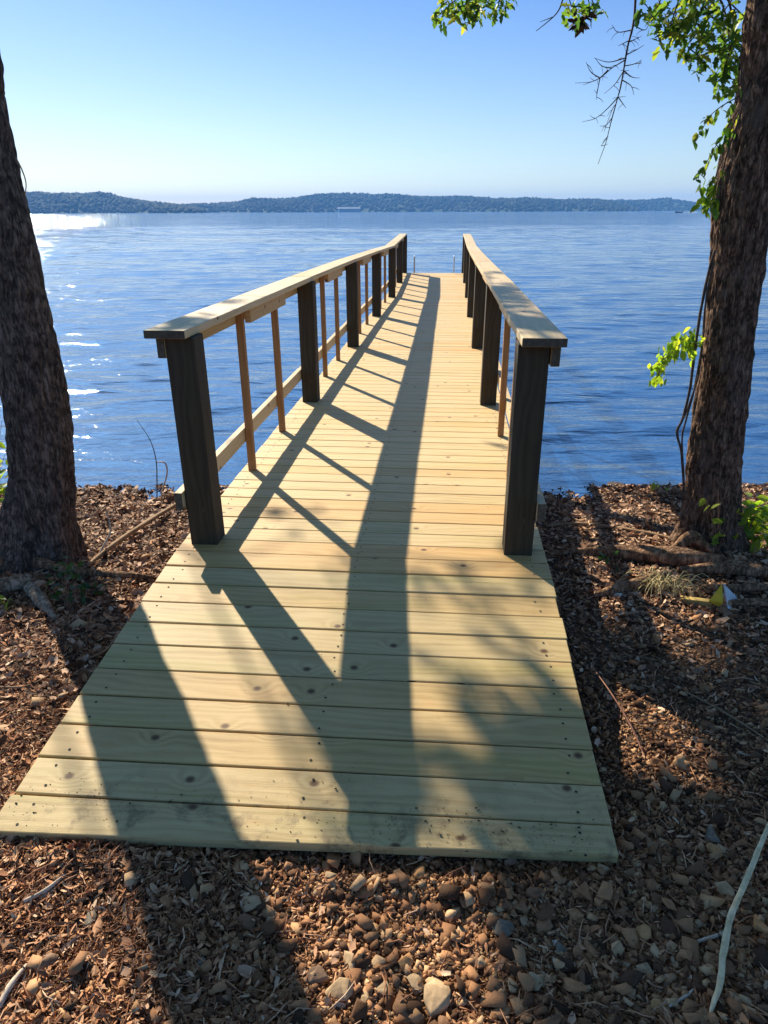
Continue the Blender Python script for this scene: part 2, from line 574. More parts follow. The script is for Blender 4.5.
# ------------------------------------------------------------------ water
def water_mat():
    t = NT('lake_water')
    p = t.pos()
    q = t.mapping(p, (.30, 1.0, 1), rot=(0, 0, R(6)))
    n1 = t.noise(q, 1.9, 3.5, .52, .3)
    n2 = t.noise(t.mapping(p, (.5, 1.0, 1), rot=(0, 0, R(-14))), 6.0, 4, .6, .4)
    n3 = t.noise(t.mapping(p, (.4, 1.0, 1)), .12, 6, .6)
    sy = t.n('ShaderNodeSeparateXYZ'); t.l(p, sy.inputs[0])
    far = t.mrange(sy.outputs[1], 6, 160, .0, 1.0)
    n4 = t.noise(t.mapping(p, (.45, 1.0, 1), rot=(0, 0, R(5))), .5, 3, .5, .3)
    h = t.math('ADD', t.math('MULTIPLY', n1, .15), t.math('ADD', t.math('MULTIPLY', n2, .026), t.math('ADD', t.math('MULTIPLY', t.math('MULTIPLY', n3, far), 2.2), t.math('MULTIPLY', t.math('MULTIPLY', n4, far), 1.25))))
    gust = t.mrange(t.noise(t.mapping(p, (.35, 1, 1)), .09, 3, .5), .3, .7, .55, 1.35)
    h = t.math('MULTIPLY', h, gust)
    b = t.bump(h, 1.0, .55)
    pt = t.noise(p, .02, 3, .5)
    col = t.ramp(pt, [(.35, (.004, .026, .085)), (.65, (.005, .032, .10))])
    t.pbr(col, t.mrange(sy.outputs[1], 15, 500, .045, .055), b, .5, IOR=1.95)
    return t.m


def build_water():
    ys = [4.6]
    while ys[-1] < 4000:
        y = ys[-1]
        f = .0055 if y < 120 else (.02 if y < 500 else .08)
        ys.append(y + max(.028, f * y))
    ys = np.array(ys)
    ta = np.arange(-1.0, 1.0001, .0045)
    ext = np.array([1.06, 1.2, 1.5, 2, 3, 5, 10, 30, 100, 400, 900])
    ta = np.concatenate([-ext[::-1], ta, ext])
    T, Y = np.meshgrid(ta, ys)
    X = np.sign(T) * np.minimum(np.abs(T) * Y, 3900 + np.abs(T) * .1)
    step = np.maximum(.028, .0055 * Y)
    Z = np.full_like(X, 0)
    r = np.random.default_rng(3)
    for k in range(64):
        lam = .28 * (11 ** r.random())
        a = r.normal(R(-7), R(17))
        kx, ky = math.sin(a), math.cos(a)
        amp = .0092 * lam ** 0.95 * (.5 + r.random())
        ph = r.random() * 6.28
        att = np.clip(1.6 - step * 4.5 / lam, 0, 1) * np.exp(-np.maximum(np.abs(T) - .9, 0) * 20)
        dep = np.clip((Y - 4.9) / 2.5, .22, 1)
        gmod = .6 + .4 * np.sin(X * kx * .13 - Y * .11 + k)
        w = np.sin((X * kx + Y * ky) * 2 * math.pi / lam + ph + .6 * np.sin(X * .35 + k))
        Z += amp * att * dep * gmod * w * .27
    Z += WATER_Z
    V = np.stack([X, Y, Z], -1).reshape(-1, 3)
    nx, ny = len(ta), len(ys)
    i = np.arange(nx * ny).reshape(ny, nx)
    Q = np.stack([i[:-1, :-1], i[:-1, 1:], i[1:, 1:], i[1:, :-1]], -1).reshape(-1, 4)
    o = np_mesh('lake_water', V, Q, water_mat(), smooth=True)
    tag(o, 'rippled blue lake water reaching to the far shore', 'water', kind='structure')


build_water()

# ------------------------------------------------------------------ far hills and woods
PROF = [(-260, 201), (-120, 199), (-40, 196), (27, 193), (50, 193.5), (75, 192.5), (105, 192.5), (122, 196), (150, 199.5), (185, 201.5), (212, 202),
        (240, 200.5), (255, 197.5), (285, 197), (305, 195), (335, 192.5), (355, 191.5), (385, 194), (420, 195), (455, 196),
        (500, 197.5), (550, 199), (600, 198.5), (640, 199.5), (668, 199), (680, 201), (697, 203), (730, 205), (800, 207), (1000, 205), (1300, 201)]


def t_hill():
    t = NT('hill_wood')
    p = t.pos()
    a = t.noise(p, .02, 5, .65)
    t.pbr(t.ramp(a, [(.35, (.020, .045, .022)), (.65, (.05, .085, .03))]), .95, None, .1)
    return t.m


M_HILL = t_hill()
M_WOODS = leaf_mat('far_foliage', [(0, (.012, .032, .016)), (.5, (.022, .050, .018)), (1, (.050, .080, .024))], .15, .9)


def ico(sub):
    bm = bmesh.new()
    bmesh.ops.create_icosphere(bm, subdivisions=sub, radius=1)
    V = np.array([v.co[:] for v in bm.verts]); Fc = np.array([[v.index for v in f.verts] for f in bm.faces])
    bm.free()
    return V, Fc


def px_az(px): return math.atan2((px - 384) / F * 1.0, math.cos(PITCH) + 0.4363 * math.sin(PITCH))


def build_hills():
    # three landmasses: a nearer point on the left, a long middle shore, a lower one on the right
    wood_pts = []
    for (a0, a1, R0, depth, cut) in ((-260, 205, 1350, 420, 1.0), (150, 640, 1650, 480, 1.0), (545, 1300, 1950, 480, 1.0)):
        n = 260
        V = []
        rows = 9
        for i in range(n + 1):
            px = a0 + (a1 - a0) * i / n
            az = px_az(px)
            e = (211.5 - np.interp(px, [p[0] for p in PROF], [p[1] for p in PROF]) - 2.6) / 821
            end = min(1, (i / n) * 7 + .0, (1 - i / n) * 7 + .0)
            end = math.sin(end * math.pi / 2) ** .8
            shore = R0 + 60 * math.sin(px * .021) + 35 * math.sin(px * .057 + 1)
            for j in range(rows):
                u = j / (rows - 1)
                rr = shore + depth * u
                prof = math.sin(min(u / .62, 1) * math.pi / 2) if u < .62 else math.cos((u - .62) / .38 * math.pi / 2)
                hh = e * (shore + depth * .62) * prof * end
                hh *= 1 + .12 * math.sin(px * .09 + j) * (1 if 0 < u < .6 else 0)
                z = -2.2 + (hh + 2.0) * (1 if 0 < u < 1 else 0)
                x, y = rr * math.sin(az), rr * math.cos(az)
                V.append((x, y, z))
        idx = np.arange((n + 1) * rows).reshape(n + 1, rows)
        Q = np.stack([idx[:-1, :-1], idx[1:, :-1], idx[1:, 1:], idx[:-1, 1:]], -1).reshape(-1, 4)
        V = np.array(V)
        tag(np_mesh('hills', V, Q, M_HILL, smooth=True), 'low wooded hills along the far shore', 'hills', kind='structure')
        G = V.reshape(n + 1, rows, 3)
        m = 6500
        ii = rng.random(m) * (n - .01); jj = rng.random(m) ** .8 * (rows - 3.2)
        i0, j0 = ii.astype(int), jj.astype(int)
        fi, fj = (ii - i0)[:, None], (jj - j0)[:, None]
        P = (G[i0, j0] * (1 - fi) * (1 - fj) + G[i0 + 1, j0] * fi * (1 - fj) + G[i0, j0 + 1] * (1 - fi) * fj + G[i0 + 1, j0 + 1] * fi * fj)
        wood_pts.append(P[P[:, 2] > WATER_Z - .3])
    P = np.concatenate(wood_pts)
    V0, F0 = ico(1)
    n = len(P)
    s = rng.uniform(2.6, 4.6, (n, 1, 1)) * np.stack([np.ones(n), np.ones(n), rng.uniform(.8, 1.35, n)], -1)[:, None, :]
    V = V0[None] * (1 + rng.uniform(-.28, .28, (n, len(V0), 1))) * s + P[:, None, :] + np.array([0, 0, 1.0])
    Fc = F0[None] + (np.arange(n) * len(V0))[:, None, None]
    tag(np_mesh('far_woods', V.reshape(-1, 3), Fc.reshape(-1, 3), M_WOODS), 'unbroken dark woods covering the hills across the lake', 'woods', kind='stuff')


build_hills()

# pale building at the foot of the far shore
bc = at_y(349, 211, 1560)
bh = empty('waterfront_building', (bc.x, bc.y, WATER_Z))
tag(bh, 'long low pale building standing at the foot of the far wooded shore', 'building')
m = MB(); m.box((0, 0, 3.2), (1, 0, 0), (0, 1, 0), (0, 0, 1), 46, 12, 6.6); m.build('wall', M_PALEWALL, bh)
m = MB()
m.add([(-24, -7.5, 6.5), (24, -7.5, 6.5), (24, 7.5, 6.5), (-24, 7.5, 6.5), (-24, 0, 9.6), (24, 0, 9.6)], [(0, 1, 5, 4), (2, 3, 4, 5), (0, 4, 3), (1, 2, 5), (3, 2, 1, 0)])
m.build('roof', M_PALEROOF, bh)
m = MB(); m.box((-21, -6.2, 3), (1, 0, 0), (0, 1, 0), (0, 0, 1), 3.5, .3, 6); m.build('white_door', M_WHITE, bh)

# motorboat and its wake
bp = at_y(679, 211, 620)
boat = empty('motorboat', (bp.x, bp.y, WATER_Z), R(70))
tag(boat, 'tiny dark motorboat trailing a white wake far across the lake', 'boat')
m = MB()
secs = [(-2.6, .95, .8), (-1, 1.05, .85), (1, .95, .95), (2.2, .5, 1.05), (2.9, .04, 1.1)]
Vb = []
for (y, w, h) in secs: Vb += [(-w, y, h), (-w * .6, y, -.15), (w * .6, y, -.15), (w, y, h)]
Fb = []
for i in range(4):
    for j in range(4):
        Fb.append((i * 4 + j, i * 4 + (j + 1) % 4, i * 4 + 4 + (j + 1) % 4, i * 4 + 4 + j))
Fb.append((0, 1, 2, 3)); Fb.append((19, 18, 17, 16))
m.add(Vb, Fb); m.build('hull', M_DARKHULL, boat)
m = MB(); m.box((0, .2, 1.25), (1, 0, 0), (0, 1, .5), (0, -.5, 1), 1.5, .08, .7); m.build('windscreen', M_STEEL, boat)
m = MB(); m.box((0, -2.8, .75), (1, 0, 0), (0, 1, 0), (0, 0, 1), .45, .4, 1.0); m.build('outboard_motor', M_DARKHULL, boat)
m = MB()
for k in range(26):
    y = -3.2 - k * .42
    m.tube(spline([(-.5 - k * .03 + random.uniform(-.3, .3), y, .12), (random.uniform(-.2, .2), y - .2, .2 + random.random() * .3 * (1 - k / 26)), (.5 + k * .03, y, .12)], 5), [.05, .2, .22, .24, .2, .05], 6)
m.build('wake', M_WHITE, boat, smooth=True)

# ------------------------------------------------------------------ dock
DK = empty('wooden_dock', (-.114, 2.98, 0), R(-4.95))
tag(DK, 'long new timber dock of pale planks with railings running out over the lake', 'dock')
PS = [0, 2.84, 5.58, 8.35, 11.1, 13.5, 15.65]
PZ = [(-1.62, -.113), (-.16, 0), (0, 0), (2.84, -.02), (5.58, -.035), (8.35, -.045), (11.1, -.055), (13.5, -.0), (15.65, .045), (16, .05)]


RW = {-1: [(0, .008), (2.84, 0), (5.58, -.012), (8.35, -.045), (11.1, -.085), (13.5, -.095), (15.65, -.105)],
      1: [(0, -.006), (2.84, -.01), (5.58, -.035), (8.35, -.06), (11.1, -.09), (13.5, -.10), (15.65, -.11)]}
LO = {-1: [(0, 0), (2.84, .0), (5.58, .022), (8.35, .05), (11.1, .092), (13.5, .088), (15.65, .07)],
      1: [(0, -.022), (2.84, -.012), (5.58, .0), (8.35, .012), (11.1, .04), (13.5, .05), (15.65, .05)]}


def tab(T, s): return lerp_list([p[0] for p in T], [p[1] for p in T], s)


def zd(s): return lerp_list([p[0] for p in PZ], [p[1] for p in PZ], s)


m = MB()
s = -1.62
k = 0
PITCHB = .1405
deck_edges = []
while s < 15.66:
    w = PITCHB - random.uniform(.005, .0095)
    c = s + PITCHB / 2
    sl = (zd(s + PITCHB) - zd(s)) / PITCHB
    ey = Vector((0, 1, sl)).normalized(); ez = Vector((0, -sl, 1)).normalized()
    fan = .017 * min(1, max(0, -c / 1.62))
    ex = Vector((1, fan + random.uniform(-.0012, .0012), random.uniform(-.001, .001)))
    ey = Vector((-fan, 1, sl)).normalized()
    off = .011 * min(1, max(0, -c / 1.62)) + random.uniform(-.003, .003) + (tab(LO[-1], c) + tab(LO[1], c)) / 2 + .006
    m.box((off, c, zd(c) - .0175 + random.uniform(-.001, .001)), ex, ey, ez, 1.77 + random.uniform(-.003, .003), w, .035)
    if k == 0:   # the first board is ripped narrower towards its right end
        for q in range(len(m.v) - 8, len(m.v)):
            x_, y_, z_ = m.v[q]
            if y_ < c: m.v[q] = (x_, y_ + .006 + .036 * (x_ + .885) / 1.77, z_)
    deck_edges.append((c, zd(c), fan, off))
    s += PITCHB; k += 1
for (c, z, fan, off) in deck_edges:
    sl = (zd(c + .05) - zd(c - .05)) / .1
    for lat in (-.80, 0.0, .80):
        for ds in (-.036, .036):
            jx, jy = off + lat + random.uniform(-.01, .01), c + ds + fan * lat + random.uniform(-.004, .004)
            ring = [(jx + .0045 * math.cos(a), jy + .0045 * math.sin(a), z + .0012 + sl * ds) for a in [2 * math.pi * q / 8 for q in range(8)]]
            m.add(ring, [tuple(range(8))], None, 1)
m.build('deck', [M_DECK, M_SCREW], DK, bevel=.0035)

# stringers beneath
for sx in (-1, 1):
    m = MB()
    pts = [-1.45] + PS[:1] + PS[1:]
    for a, b in zip(pts[:-1], pts[1:]):
        za, zb = zd(a) - .04, zd(b) - .04
        L = math.hypot(b - a, zb - za)
        ex = Vector((0, b - a, zb - za)).normalized()
        hgt = .18 if a >= 0 else .05
        m.box((sx * .80, (a + b) / 2, (za + zb) / 2 - hgt / 2), ex, (1, 0, 0), Vector((1, 0, 0)).cross(ex), L - .004, .038, hgt)
    m.build('side_beam', M_POST, DK)

# posts (the first, near one is copied)
post0 = None
for i, s in enumerate(PS):
    for sx in (-1, 1):
        if post0 is None:
            m = MB()
            m.box((0, 0, (.992 - 3.2) / 2), (0, 0, 1), (1, 0, 0), (0, 1, 0), .992 + 3.2, .132, .132)
            post0 = m.build('post', M_POST, DK, bevel=.005)
            o = post0
        else:
            o = post0.copy(); COL.objects.link(o); o.parent = DK
        o.location = (sx * .773 + tab(LO[sx], s + .066), s + .066, zd(s + .066))
        o.scale = (1, 1, (.992 + tab(RW[sx], s + .066)) / .992)
        o.rotation_euler = (random.uniform(-.006, .006), random.uniform(-.006, .006), random.uniform(-.02, .02))




def rail_run(name, sx, lat, z0, wid, hgt, s0, s1, mat, breaks, bev=.004, top=True):
    m = MB()
    xs = [s0] + [b for b in breaks if s0 < b < s1] + [s1]
    for a, b in zip(xs[:-1], xs[1:]):
        wz = lambda q: zd(q) + (tab(RW[sx], q) if top else 0)
        za, zb = wz(a) + z0, wz(b) + z0
        la, lb = sx * lat + tab(LO[sx], a), sx * lat + tab(LO[sx], b)
        ex = Vector((lb - la, b - a, zb - za)); L = ex.length; ex.normalize()
        ey = Vector((0, 0, 1)).cross(ex).normalized() * -1
        jit = random.uniform(-.003, .003)
        m.box(((la + lb) / 2 + jit, (a + b) / 2, (za + zb) / 2 + random.uniform(-.0015, .0015)), ex, ey, ey.cross(ex), L - .003, wid, hgt, (1, 1, 0, 0, 0, 0))
    return m.build(name, mat, DK, bevel=bev)


for sx in (-1, 1):
    mids = [p + .066 for p in PS[1:]]
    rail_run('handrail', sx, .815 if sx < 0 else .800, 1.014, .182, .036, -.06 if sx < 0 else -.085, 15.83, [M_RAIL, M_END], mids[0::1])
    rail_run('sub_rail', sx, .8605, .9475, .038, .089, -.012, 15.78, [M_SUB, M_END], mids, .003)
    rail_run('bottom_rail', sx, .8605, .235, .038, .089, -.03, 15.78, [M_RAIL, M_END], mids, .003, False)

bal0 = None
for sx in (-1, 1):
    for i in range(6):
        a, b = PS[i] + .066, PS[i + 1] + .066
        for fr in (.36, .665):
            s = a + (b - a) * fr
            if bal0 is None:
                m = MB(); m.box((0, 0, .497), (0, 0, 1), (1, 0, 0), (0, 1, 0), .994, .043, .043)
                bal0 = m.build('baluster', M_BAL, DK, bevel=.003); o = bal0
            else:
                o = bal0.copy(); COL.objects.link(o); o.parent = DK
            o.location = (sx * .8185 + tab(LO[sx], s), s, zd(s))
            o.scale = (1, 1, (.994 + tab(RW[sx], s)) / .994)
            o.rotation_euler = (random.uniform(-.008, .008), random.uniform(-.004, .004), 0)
        # splice block under the handrail between the two balusters
        s0, s1 = a + (b - a) * .36 + .024, a + (b - a) * .68 + .06
        m = MB()
        ex = Vector((tab(LO[sx], s1) - tab(LO[sx], s0), s1 - s0, zd(s1) - zd(s0) + tab(RW[sx], s1) - tab(RW[sx], s0)))
        L = ex.length; ex.normalize()
        sm_ = (s0 + s1) / 2
        m.box((sx * .778 + tab(LO[sx], sm_), sm_, zd(sm_) + .9485 + tab(RW[sx], sm_)), ex, (1, 0, 0), Vector((1, 0, 0)).cross(ex), L, .036, .089)
        m.build('splice_block', M_SUB, DK, bevel=.003)

# ladder grab rails at the far end
for sx in (-1, 1):
    m = MB()
    pts = spline([(sx * .50 + .06, 15.70, -.75), (sx * .50 + .06, 15.72, .10), (sx * .50 + .06, 15.70, .40), (sx * .50 + .06, 15.62, .46), (sx * .50 + .06, 15.50, .40), (sx * .50 + .06, 15.46, .06)], 24)
    m.tube(pts, .013, 8)
    m.build('ladder_rail', M_STEEL, DK, smooth=True)


# ------------------------------------------------------------------ trunks and branches
def trunk_tube(mb, pts, rad, segs, bark_amp, n_ring, flare=None, knots=()):
    P = spline(pts, n_ring)
    n = len(P)
    rr = [lerp_list(np.linspace(0, 1, len(rad)), rad, i / (n - 1)) for i in range(n)]
    T = [(P[min(i + 1, n - 1)] - P[max(i - 1, 0)]).normalized() for i in range(n)]
    N = T[0].cross(Vector((0, 1, 0))).normalized()
    V = []
    dist = 0
    seed = random.uniform(0, 30)
    for i in range(n):
        if i: dist += (P[i] - P[i - 1]).length
        N = (N - T[i] * N.dot(T[i])).normalized()
        B = T[i].cross(N)
        for j in range(segs):
            a = 2 * math.pi * j / segs
            ca, sa = math.cos(a), math.sin(a)
            r = rr[i]
            q = Vector((ca * 5.2 + seed, sa * 5.2, dist * 3.2))
            rid = 1 - abs(mnoise.noise(q)) * 2.0
            q2 = Vector((ca * 12 + seed, sa * 12, dist * 8.0))
            d = bark_amp * (.85 * rid + .75 * mnoise.noise(q2) + .7 * mnoise.noise(q2 * 2.3) + 1.6 * mnoise.noise(Vector((ca * .8, sa * .8 + seed, dist * 1.6))))
            if flare:
                f = math.exp(-max(dist - flare[2], 0) / flare[0])
                d += f * flare[1] * (.55 + .75 * max(0, math.sin(a * 3 + seed)) ** 1.5 + .25 * math.sin(a * 5 + 1))
            pos = P[i] + (N * ca + B * sa) * (r + d)
            for (kp, kr, kh) in knots:
                dd = (pos - kp).length
                if dd < kr * 2:
                    pos += (pos - P[i]).normalized() * kh * math.exp(-(dd / kr) ** 2 * 2)
            V.append(pos)
    Fs = []
    for i in range(n - 1):
        for j in range(segs):
            a, b = i * segs + j, i * segs + (j + 1) % segs
            Fs.append((a, b, b + segs, a + segs))
    Fs.append(tuple((n - 1) * segs + j for j in range(segs)))
    mb.add(V, Fs)
    return P


def leaf_shape(n, size, elong=1.55, fold=.25, curl=.2, lobed=False):
    """n leaves at the origin pointing along +x, sizes array; returns V (n,k,3), faces"""
    if lobed:
        out = [(0, 0), (.18, .20), (.34, .16), (.46, .44), (.60, .22), (.74, .26), (1, 0)]
    else:
        out = [(0, 0), (.22, .26), (.50, .36), (.78, .22), (1, 0)]
    k = len(out)
    up = [(x * elong, w, abs(w) * fold - curl * x * x) for x, w in out]
    dn = [(x * elong, -w, abs(w) * fold - curl * x * x) for x, w in out[1:-1]]
    mid = [(x * elong, 0, -curl * x * x) for x, w in out[1:-1]]
    V = np.array(up + dn + mid)
    U = list(range(k)); D = [0] + list(range(k, 2 * k - 2)) + [k - 1]; Mm = [0] + list(range(2 * k - 2, 3 * k - 4)) + [k - 1]
    Fc = []
    for i in range(k - 1):
        for S, fl in ((U, False), (D, True)):
            for tri in ((Mm[i], S[i], S[i + 1]), (Mm[i], S[i + 1], Mm[i + 1])):
                if len(set(tri)) == 3: Fc.append(tri if fl else tri[::-1])
    return V[None] * np.asarray(size)[:, None, None], np.array(Fc)


def rot_rand(n, droop=.35, spread=1.0, r=rng):
    """random orientation matrices, leaves roughly horizontal and a little hanging"""
    yaw = r.uniform(0, 2 * math.pi, n); pit = r.normal(droop, .45 * spread, n); rol = r.normal(0, .6 * spread, n)
    cy, sy, cp, sp, cr, sr = np.cos(yaw), np.sin(yaw), np.cos(pit), np.sin(pit), np.cos(rol), np.sin(rol)
    Z0 = np.zeros(n); O = np.ones(n)
    Rz = np.stack([np.stack([cy, -sy, Z0], -1), np.stack([sy, cy, Z0], -1), np.stack([Z0, Z0, O], -1)], 1)
    Ry = np.stack([np.stack([cp, Z0, sp], -1), np.stack([Z0, O, Z0], -1), np.stack([-sp, Z0, cp], -1)], 1)
    Rx = np.stack([np.stack([O, Z0, Z0], -1), np.stack([Z0, cr, -sr], -1), np.stack([Z0, sr, cr], -1)], 1)
    return Rz @ Ry @ Rx


def leaves(name, P, size, mat, parent=None, loc=(0, 0, 0), droop=.35, lobed=False, elong=1.55, spread=1.0):
    P = np.asarray(P); n = len(P)
    sz = np.asarray(size) if hasattr(size, '__len__') else size * rng.uniform(.65, 1.25, n)
    V, Fc = leaf_shape(n, sz, elong, lobed=lobed)
    Rm = rot_rand(n, droop, spread)
    V = np.einsum('nij,nkj->nki', Rm, V) + P[:, None, :]
    Fa = Fc[None] + (np.arange(n) * V.shape[1])[:, None, None]
    return np_mesh(name, V.reshape(-1, 3), Fa.reshape(-1, 3), mat, parent, loc=loc)


def clump_points(c, r, n, flat=.6):
    p = rng.normal(0, 1, (n, 3)); p /= np.linalg.norm(p, axis=1, keepdims=True) + 1e-9
    p *= (rng.random((n, 1)) ** (1 / 2.2)) * r
    p[:, 2] *= flat
    return p + np.asarray(c)


def to_px(p):
    q = CAM_M.transposed() @ (Vector(p) - EYE)
    return 384 + F * q.x / -q.z, 512 - F * q.y / -q.z, -q.z


SH = Vector((S_DIR.x, S_DIR.y, S_DIR.z)) / math.hypot(S_DIR.x, S_DIR.y)   # per metre of ground distance towards the sun


def sunward(px, py, L, z=None):
    p = at_g(px, py) if z is None else at_z(px, py, z)
    return p + SH * L


# left tree -------------------------------------------------------------
LB = Vector((-2.06, 3.72, gz(-2.06, 3.72)))
LT = empty('tree', LB)
tag(LT, 'dark grey leaning tree trunk cut by the frame beside the left railing', 'tree', 'trees on the bank')
YL = LB.y
lp = [(33, 575), (40, 520), (42, 480), (36, 400), (17, 300), (-8, 200), (-29, 100), (-37, 40)]
pl = [at_y(px, py, YL + (575 - py) * .0003) for px, py in lp]
pl[0].z = LB.z - .25
top = pl[-1]
pl += [top + Vector((-.12, .15, .9)), top + Vector((-.2, .5, 2.2)), top + Vector((-.15, .9, 3.8)), top + Vector((0, 1.4, 5.6))]
mb = MB()
PT = trunk_tube(mb, pl, [.195, .168, .158, .153, .148, .144, .14, .135, .12, .09, .06, .02], 110, .0115, 440, flare=(.15, .13, .28))
limb_ends = []


def limb(mb, a, b, r0, r1, sag=.25, segs=10, n=18):
    a, b = Vector(a), Vector(b)
    mid1 = a.lerp(b, .33) + Vector((random.uniform(-.15, .15), random.uniform(-.15, .15), sag))
    mid2 = a.lerp(b, .67) + Vector((random.uniform(-.2, .2), random.uniform(-.2, .2), sag * .8))
    P = spline([a, mid1, mid2, b], n)
    mb.tube(P, np.linspace(r0, r1, n + 1), segs, wob=.25)
    return P


# unseen leaf clumps added to shade set spots: (pixel x, pixel y, level, clump radius, leaves, distance towards the sun)
SHADE = [
    (440, 835, -.1, .36, 90, 7.6), (520, 815, -.1, .40, 150, 7.9), (590, 770, -.08, .34, 120, 7.2), (500, 745, -.06, .30, 70, 8.2),
    (545, 690, -.04, .26, 60, 7.8), (470, 660, 0, .24, 40, 7.4), (510, 610, 0, .24, 45, 8.4), (450, 590, 0, .22, 40, 7.9), (545, 560, 0, .2, 40, 7.5),
    (330, 545, 0, .20, 35, 7.8), (300, 520, 0, .18, 28, 8.2),
    (700, 640, None, .36, 230, 8.0), (760, 610, None, .34, 200, 8.6), (720, 720, None, .34, 260, 7.4), (765, 700, None, .40, 260, 8.4),
    (640, 655, None, .22, 140, 8.0), (690, 800, None, .36, 260, 7.8), (755, 800, None, .40, 280, 8.2), (650, 830, None, .26, 170, 8.6),
    (700, 880, None, .3, 150, 7.9), (760, 900, None, .3, 150, 8.3), (600, 900, None, .26, 120, 7.6), (540, 930, None, .24, 90, 8.1),
    (640, 990, None, .28, 140, 7.9), (740, 990, None, .3, 150, 8.2), (470, 905, None, .2, 60, 8.0), (560, 1000, None, .22, 60, 7.6),
    (172, 322, 1.03, .22, 80, 7.6), (225, 302, 1.03, .16, 36, 7.9), (540, 322, 1.03, .26, 200, 7.6), (512, 296, 1.03, .22, 110, 8.0), (498, 280, 1.03, .14, 50, 7.7),
    (70, 600, None, .22, 90, 8.0), (10, 610, None, .2, 80, 7.7),
    (40, 690, None, .15, 40, 8.0), (690, 520, None, .2, 60, 8.0), (600, 545, None, .16, 40, 7.5),
]
pts_l = []
hubs = {}
for (px, py, zz, r, n, L) in SHADE:
    c = sunward(px, py, L, zz)
    while to_px(c)[1] + r * F / max(.5, to_px(c)[2]) > -25 and L < 14:
        L += .3; c = sunward(px, py, L, zz)
    pts_l.append(clump_points(c, r, n, .55))
    if to_px(c)[1] > -20: print('VISIBLE', px, py, L, c, to_px(c))
    hubs.setdefault((round(c.x / 1.7), round(c.y / 1.7)), []).append(c)
# clumps that carry the rest of the crown, above and behind the picture
for k in range(46):
    c = top + Vector((random.uniform(-3.2, .6), random.uniform(-2.4, 2.6), random.uniform(3.4, 6.4)))
    pts_l.append(clump_points(c, random.uniform(.5, .9), 170, .6))
    if k % 3 == 0:
        limb(mb, PT[-1 - int(random.uniform(10, 90))], c, .04, .008, .1)


def inside(poly, x, y):
    c = np.zeros(len(x), bool)
    n = len(poly)
    for i in range(n):
        x1, y1 = poly[i]; x2, y2 = poly[(i + 1) % n]
        cr = ((y1 > y) != (y2 > y)) & (x < (x2 - x1) * (y - y1) / (y2 - y1 + 1e-9) + x1)
        c ^= cr
    return c


# leaves cut from the canopy so sun reaches the bank and boards (outline of the sun patch, share of leaves left)
SUNPATCH = [([(612, 676), (668, 680), (735, 768), (700, 805), (640, 790), (600, 715)], .0), ([(655, 640), (720, 640), (725, 665), (670, 665)], .2), ([(580, 566), (622, 575), (632, 618), (604, 640), (584, 600)], .0),
            ([(648, 602), (725, 618), (705, 640), (655, 640)], .0), ([(552, 486), (700, 486), (690, 548), (556, 548)], .12), ([(300, 862), (500, 862), (520, 1040), (320, 1040)], .0),
            ([(520, 862), (640, 880), (660, 960), (560, 930)], .3), ([(685, 830), (750, 840), (768, 960), (700, 900)], .35), ([(-60, 845), (120, 850), (180, 1040), (60, 1040), (-60, 920)], .12),
            ([(-40, 660), (135, 630), (90, 680), (-40, 800)], .1), ([(408, 555), (475, 555), (490, 870), (408, 870)], .25), ([(480, 590), (560, 590), (600, 700), (480, 710)], .22), ([(80, 490), (190, 500), (180, 560), (90, 560)], .05),
            ([(600, 556), (700, 556), (768, 560), (768, 580), (690, 604), (620, 590)], .2), ([(240, 540), (400, 540), (345, 690), (320, 690)], .2), ([(150, 600), (330, 780), (330, 860), (0, 860)], .05)]


def thin_out(P):
    P = np.asarray(P)
    keep = np.ones(len(P), bool)
    u = rng.random(len(P))
    Sv = np.array(SH)
    Rm = np.array(CAM_M)
    for level in ('deck', 'bank'):
        z0 = np.full(len(P), -.05 if level == 'deck' else -.25)
        for _ in range(6):
            G = P - Sv[None] * ((P[:, 2] - z0) / Sv[2])[:, None]
            if level == 'bank': z0 = g_base(G[:, 0], G[:, 1])
        lat, al = dock_coords(G[:, 0], G[:, 1])
        on = (np.abs(lat) < .9) & (al > -1.65)
        use = on if level == 'deck' else ~on
        q = (G - np.array(EYE)) @ Rm
        d = np.maximum(-q[:, 2], .05)
        x, y = 384 + F * q[:, 0] / d, 512 - F * q[:, 1] / d
        for poly, share in SUNPATCH:
            cx_, cy_ = sum(a for a, _ in poly) / len(poly), sum(b for _, b in poly) / len(poly)
            poly = [(cx_ + (a - cx_) * 1.12, cy_ + (b - cy_) * 1.12) for a, b in poly]
            keep &= ~(inside(poly, x, y) & use & (q[:, 2] < -.1) & (u > share))
    return P[keep]


hub_pts = []
for key, cs in hubs.items():
    h = sum(cs, Vector()) / len(cs)
    src = PT[int(len(PT) * .70) + random.randrange(40)]
    Pl = limb(mb, src, h, .042, .010, .45, 10, 26)
    for c in cs:
        limb(mb, h if (c - h).length > .05 else Pl[-4], c, .014, .004, .05, 6, 8)
o = mb.build('trunk', M_BARK_L, LT, smooth=True, loc=None)
for v in o.data.vertices: v.co -= LB
lc = leaves('crown', thin_out(np.concatenate(pts_l)), .085, M_LEAF, LT, loc=tuple(LB), lobed=True)  # crown holds the added shade clumps, thinned for the sun patches
lc.location = (0, 0, 0)
# loose strip of bark
m = MB()
m.tube([p - LB for p in spline([at_y(16, 158, YL - .16), at_y(22, 170, YL - .17), at_y(26, 183, YL - .17), at_y(25, 196, YL - .16)], 14)], np.linspace(.004, .002, 15), 6)
m.build('bark_strip', M_STICK, LT, smooth=True)

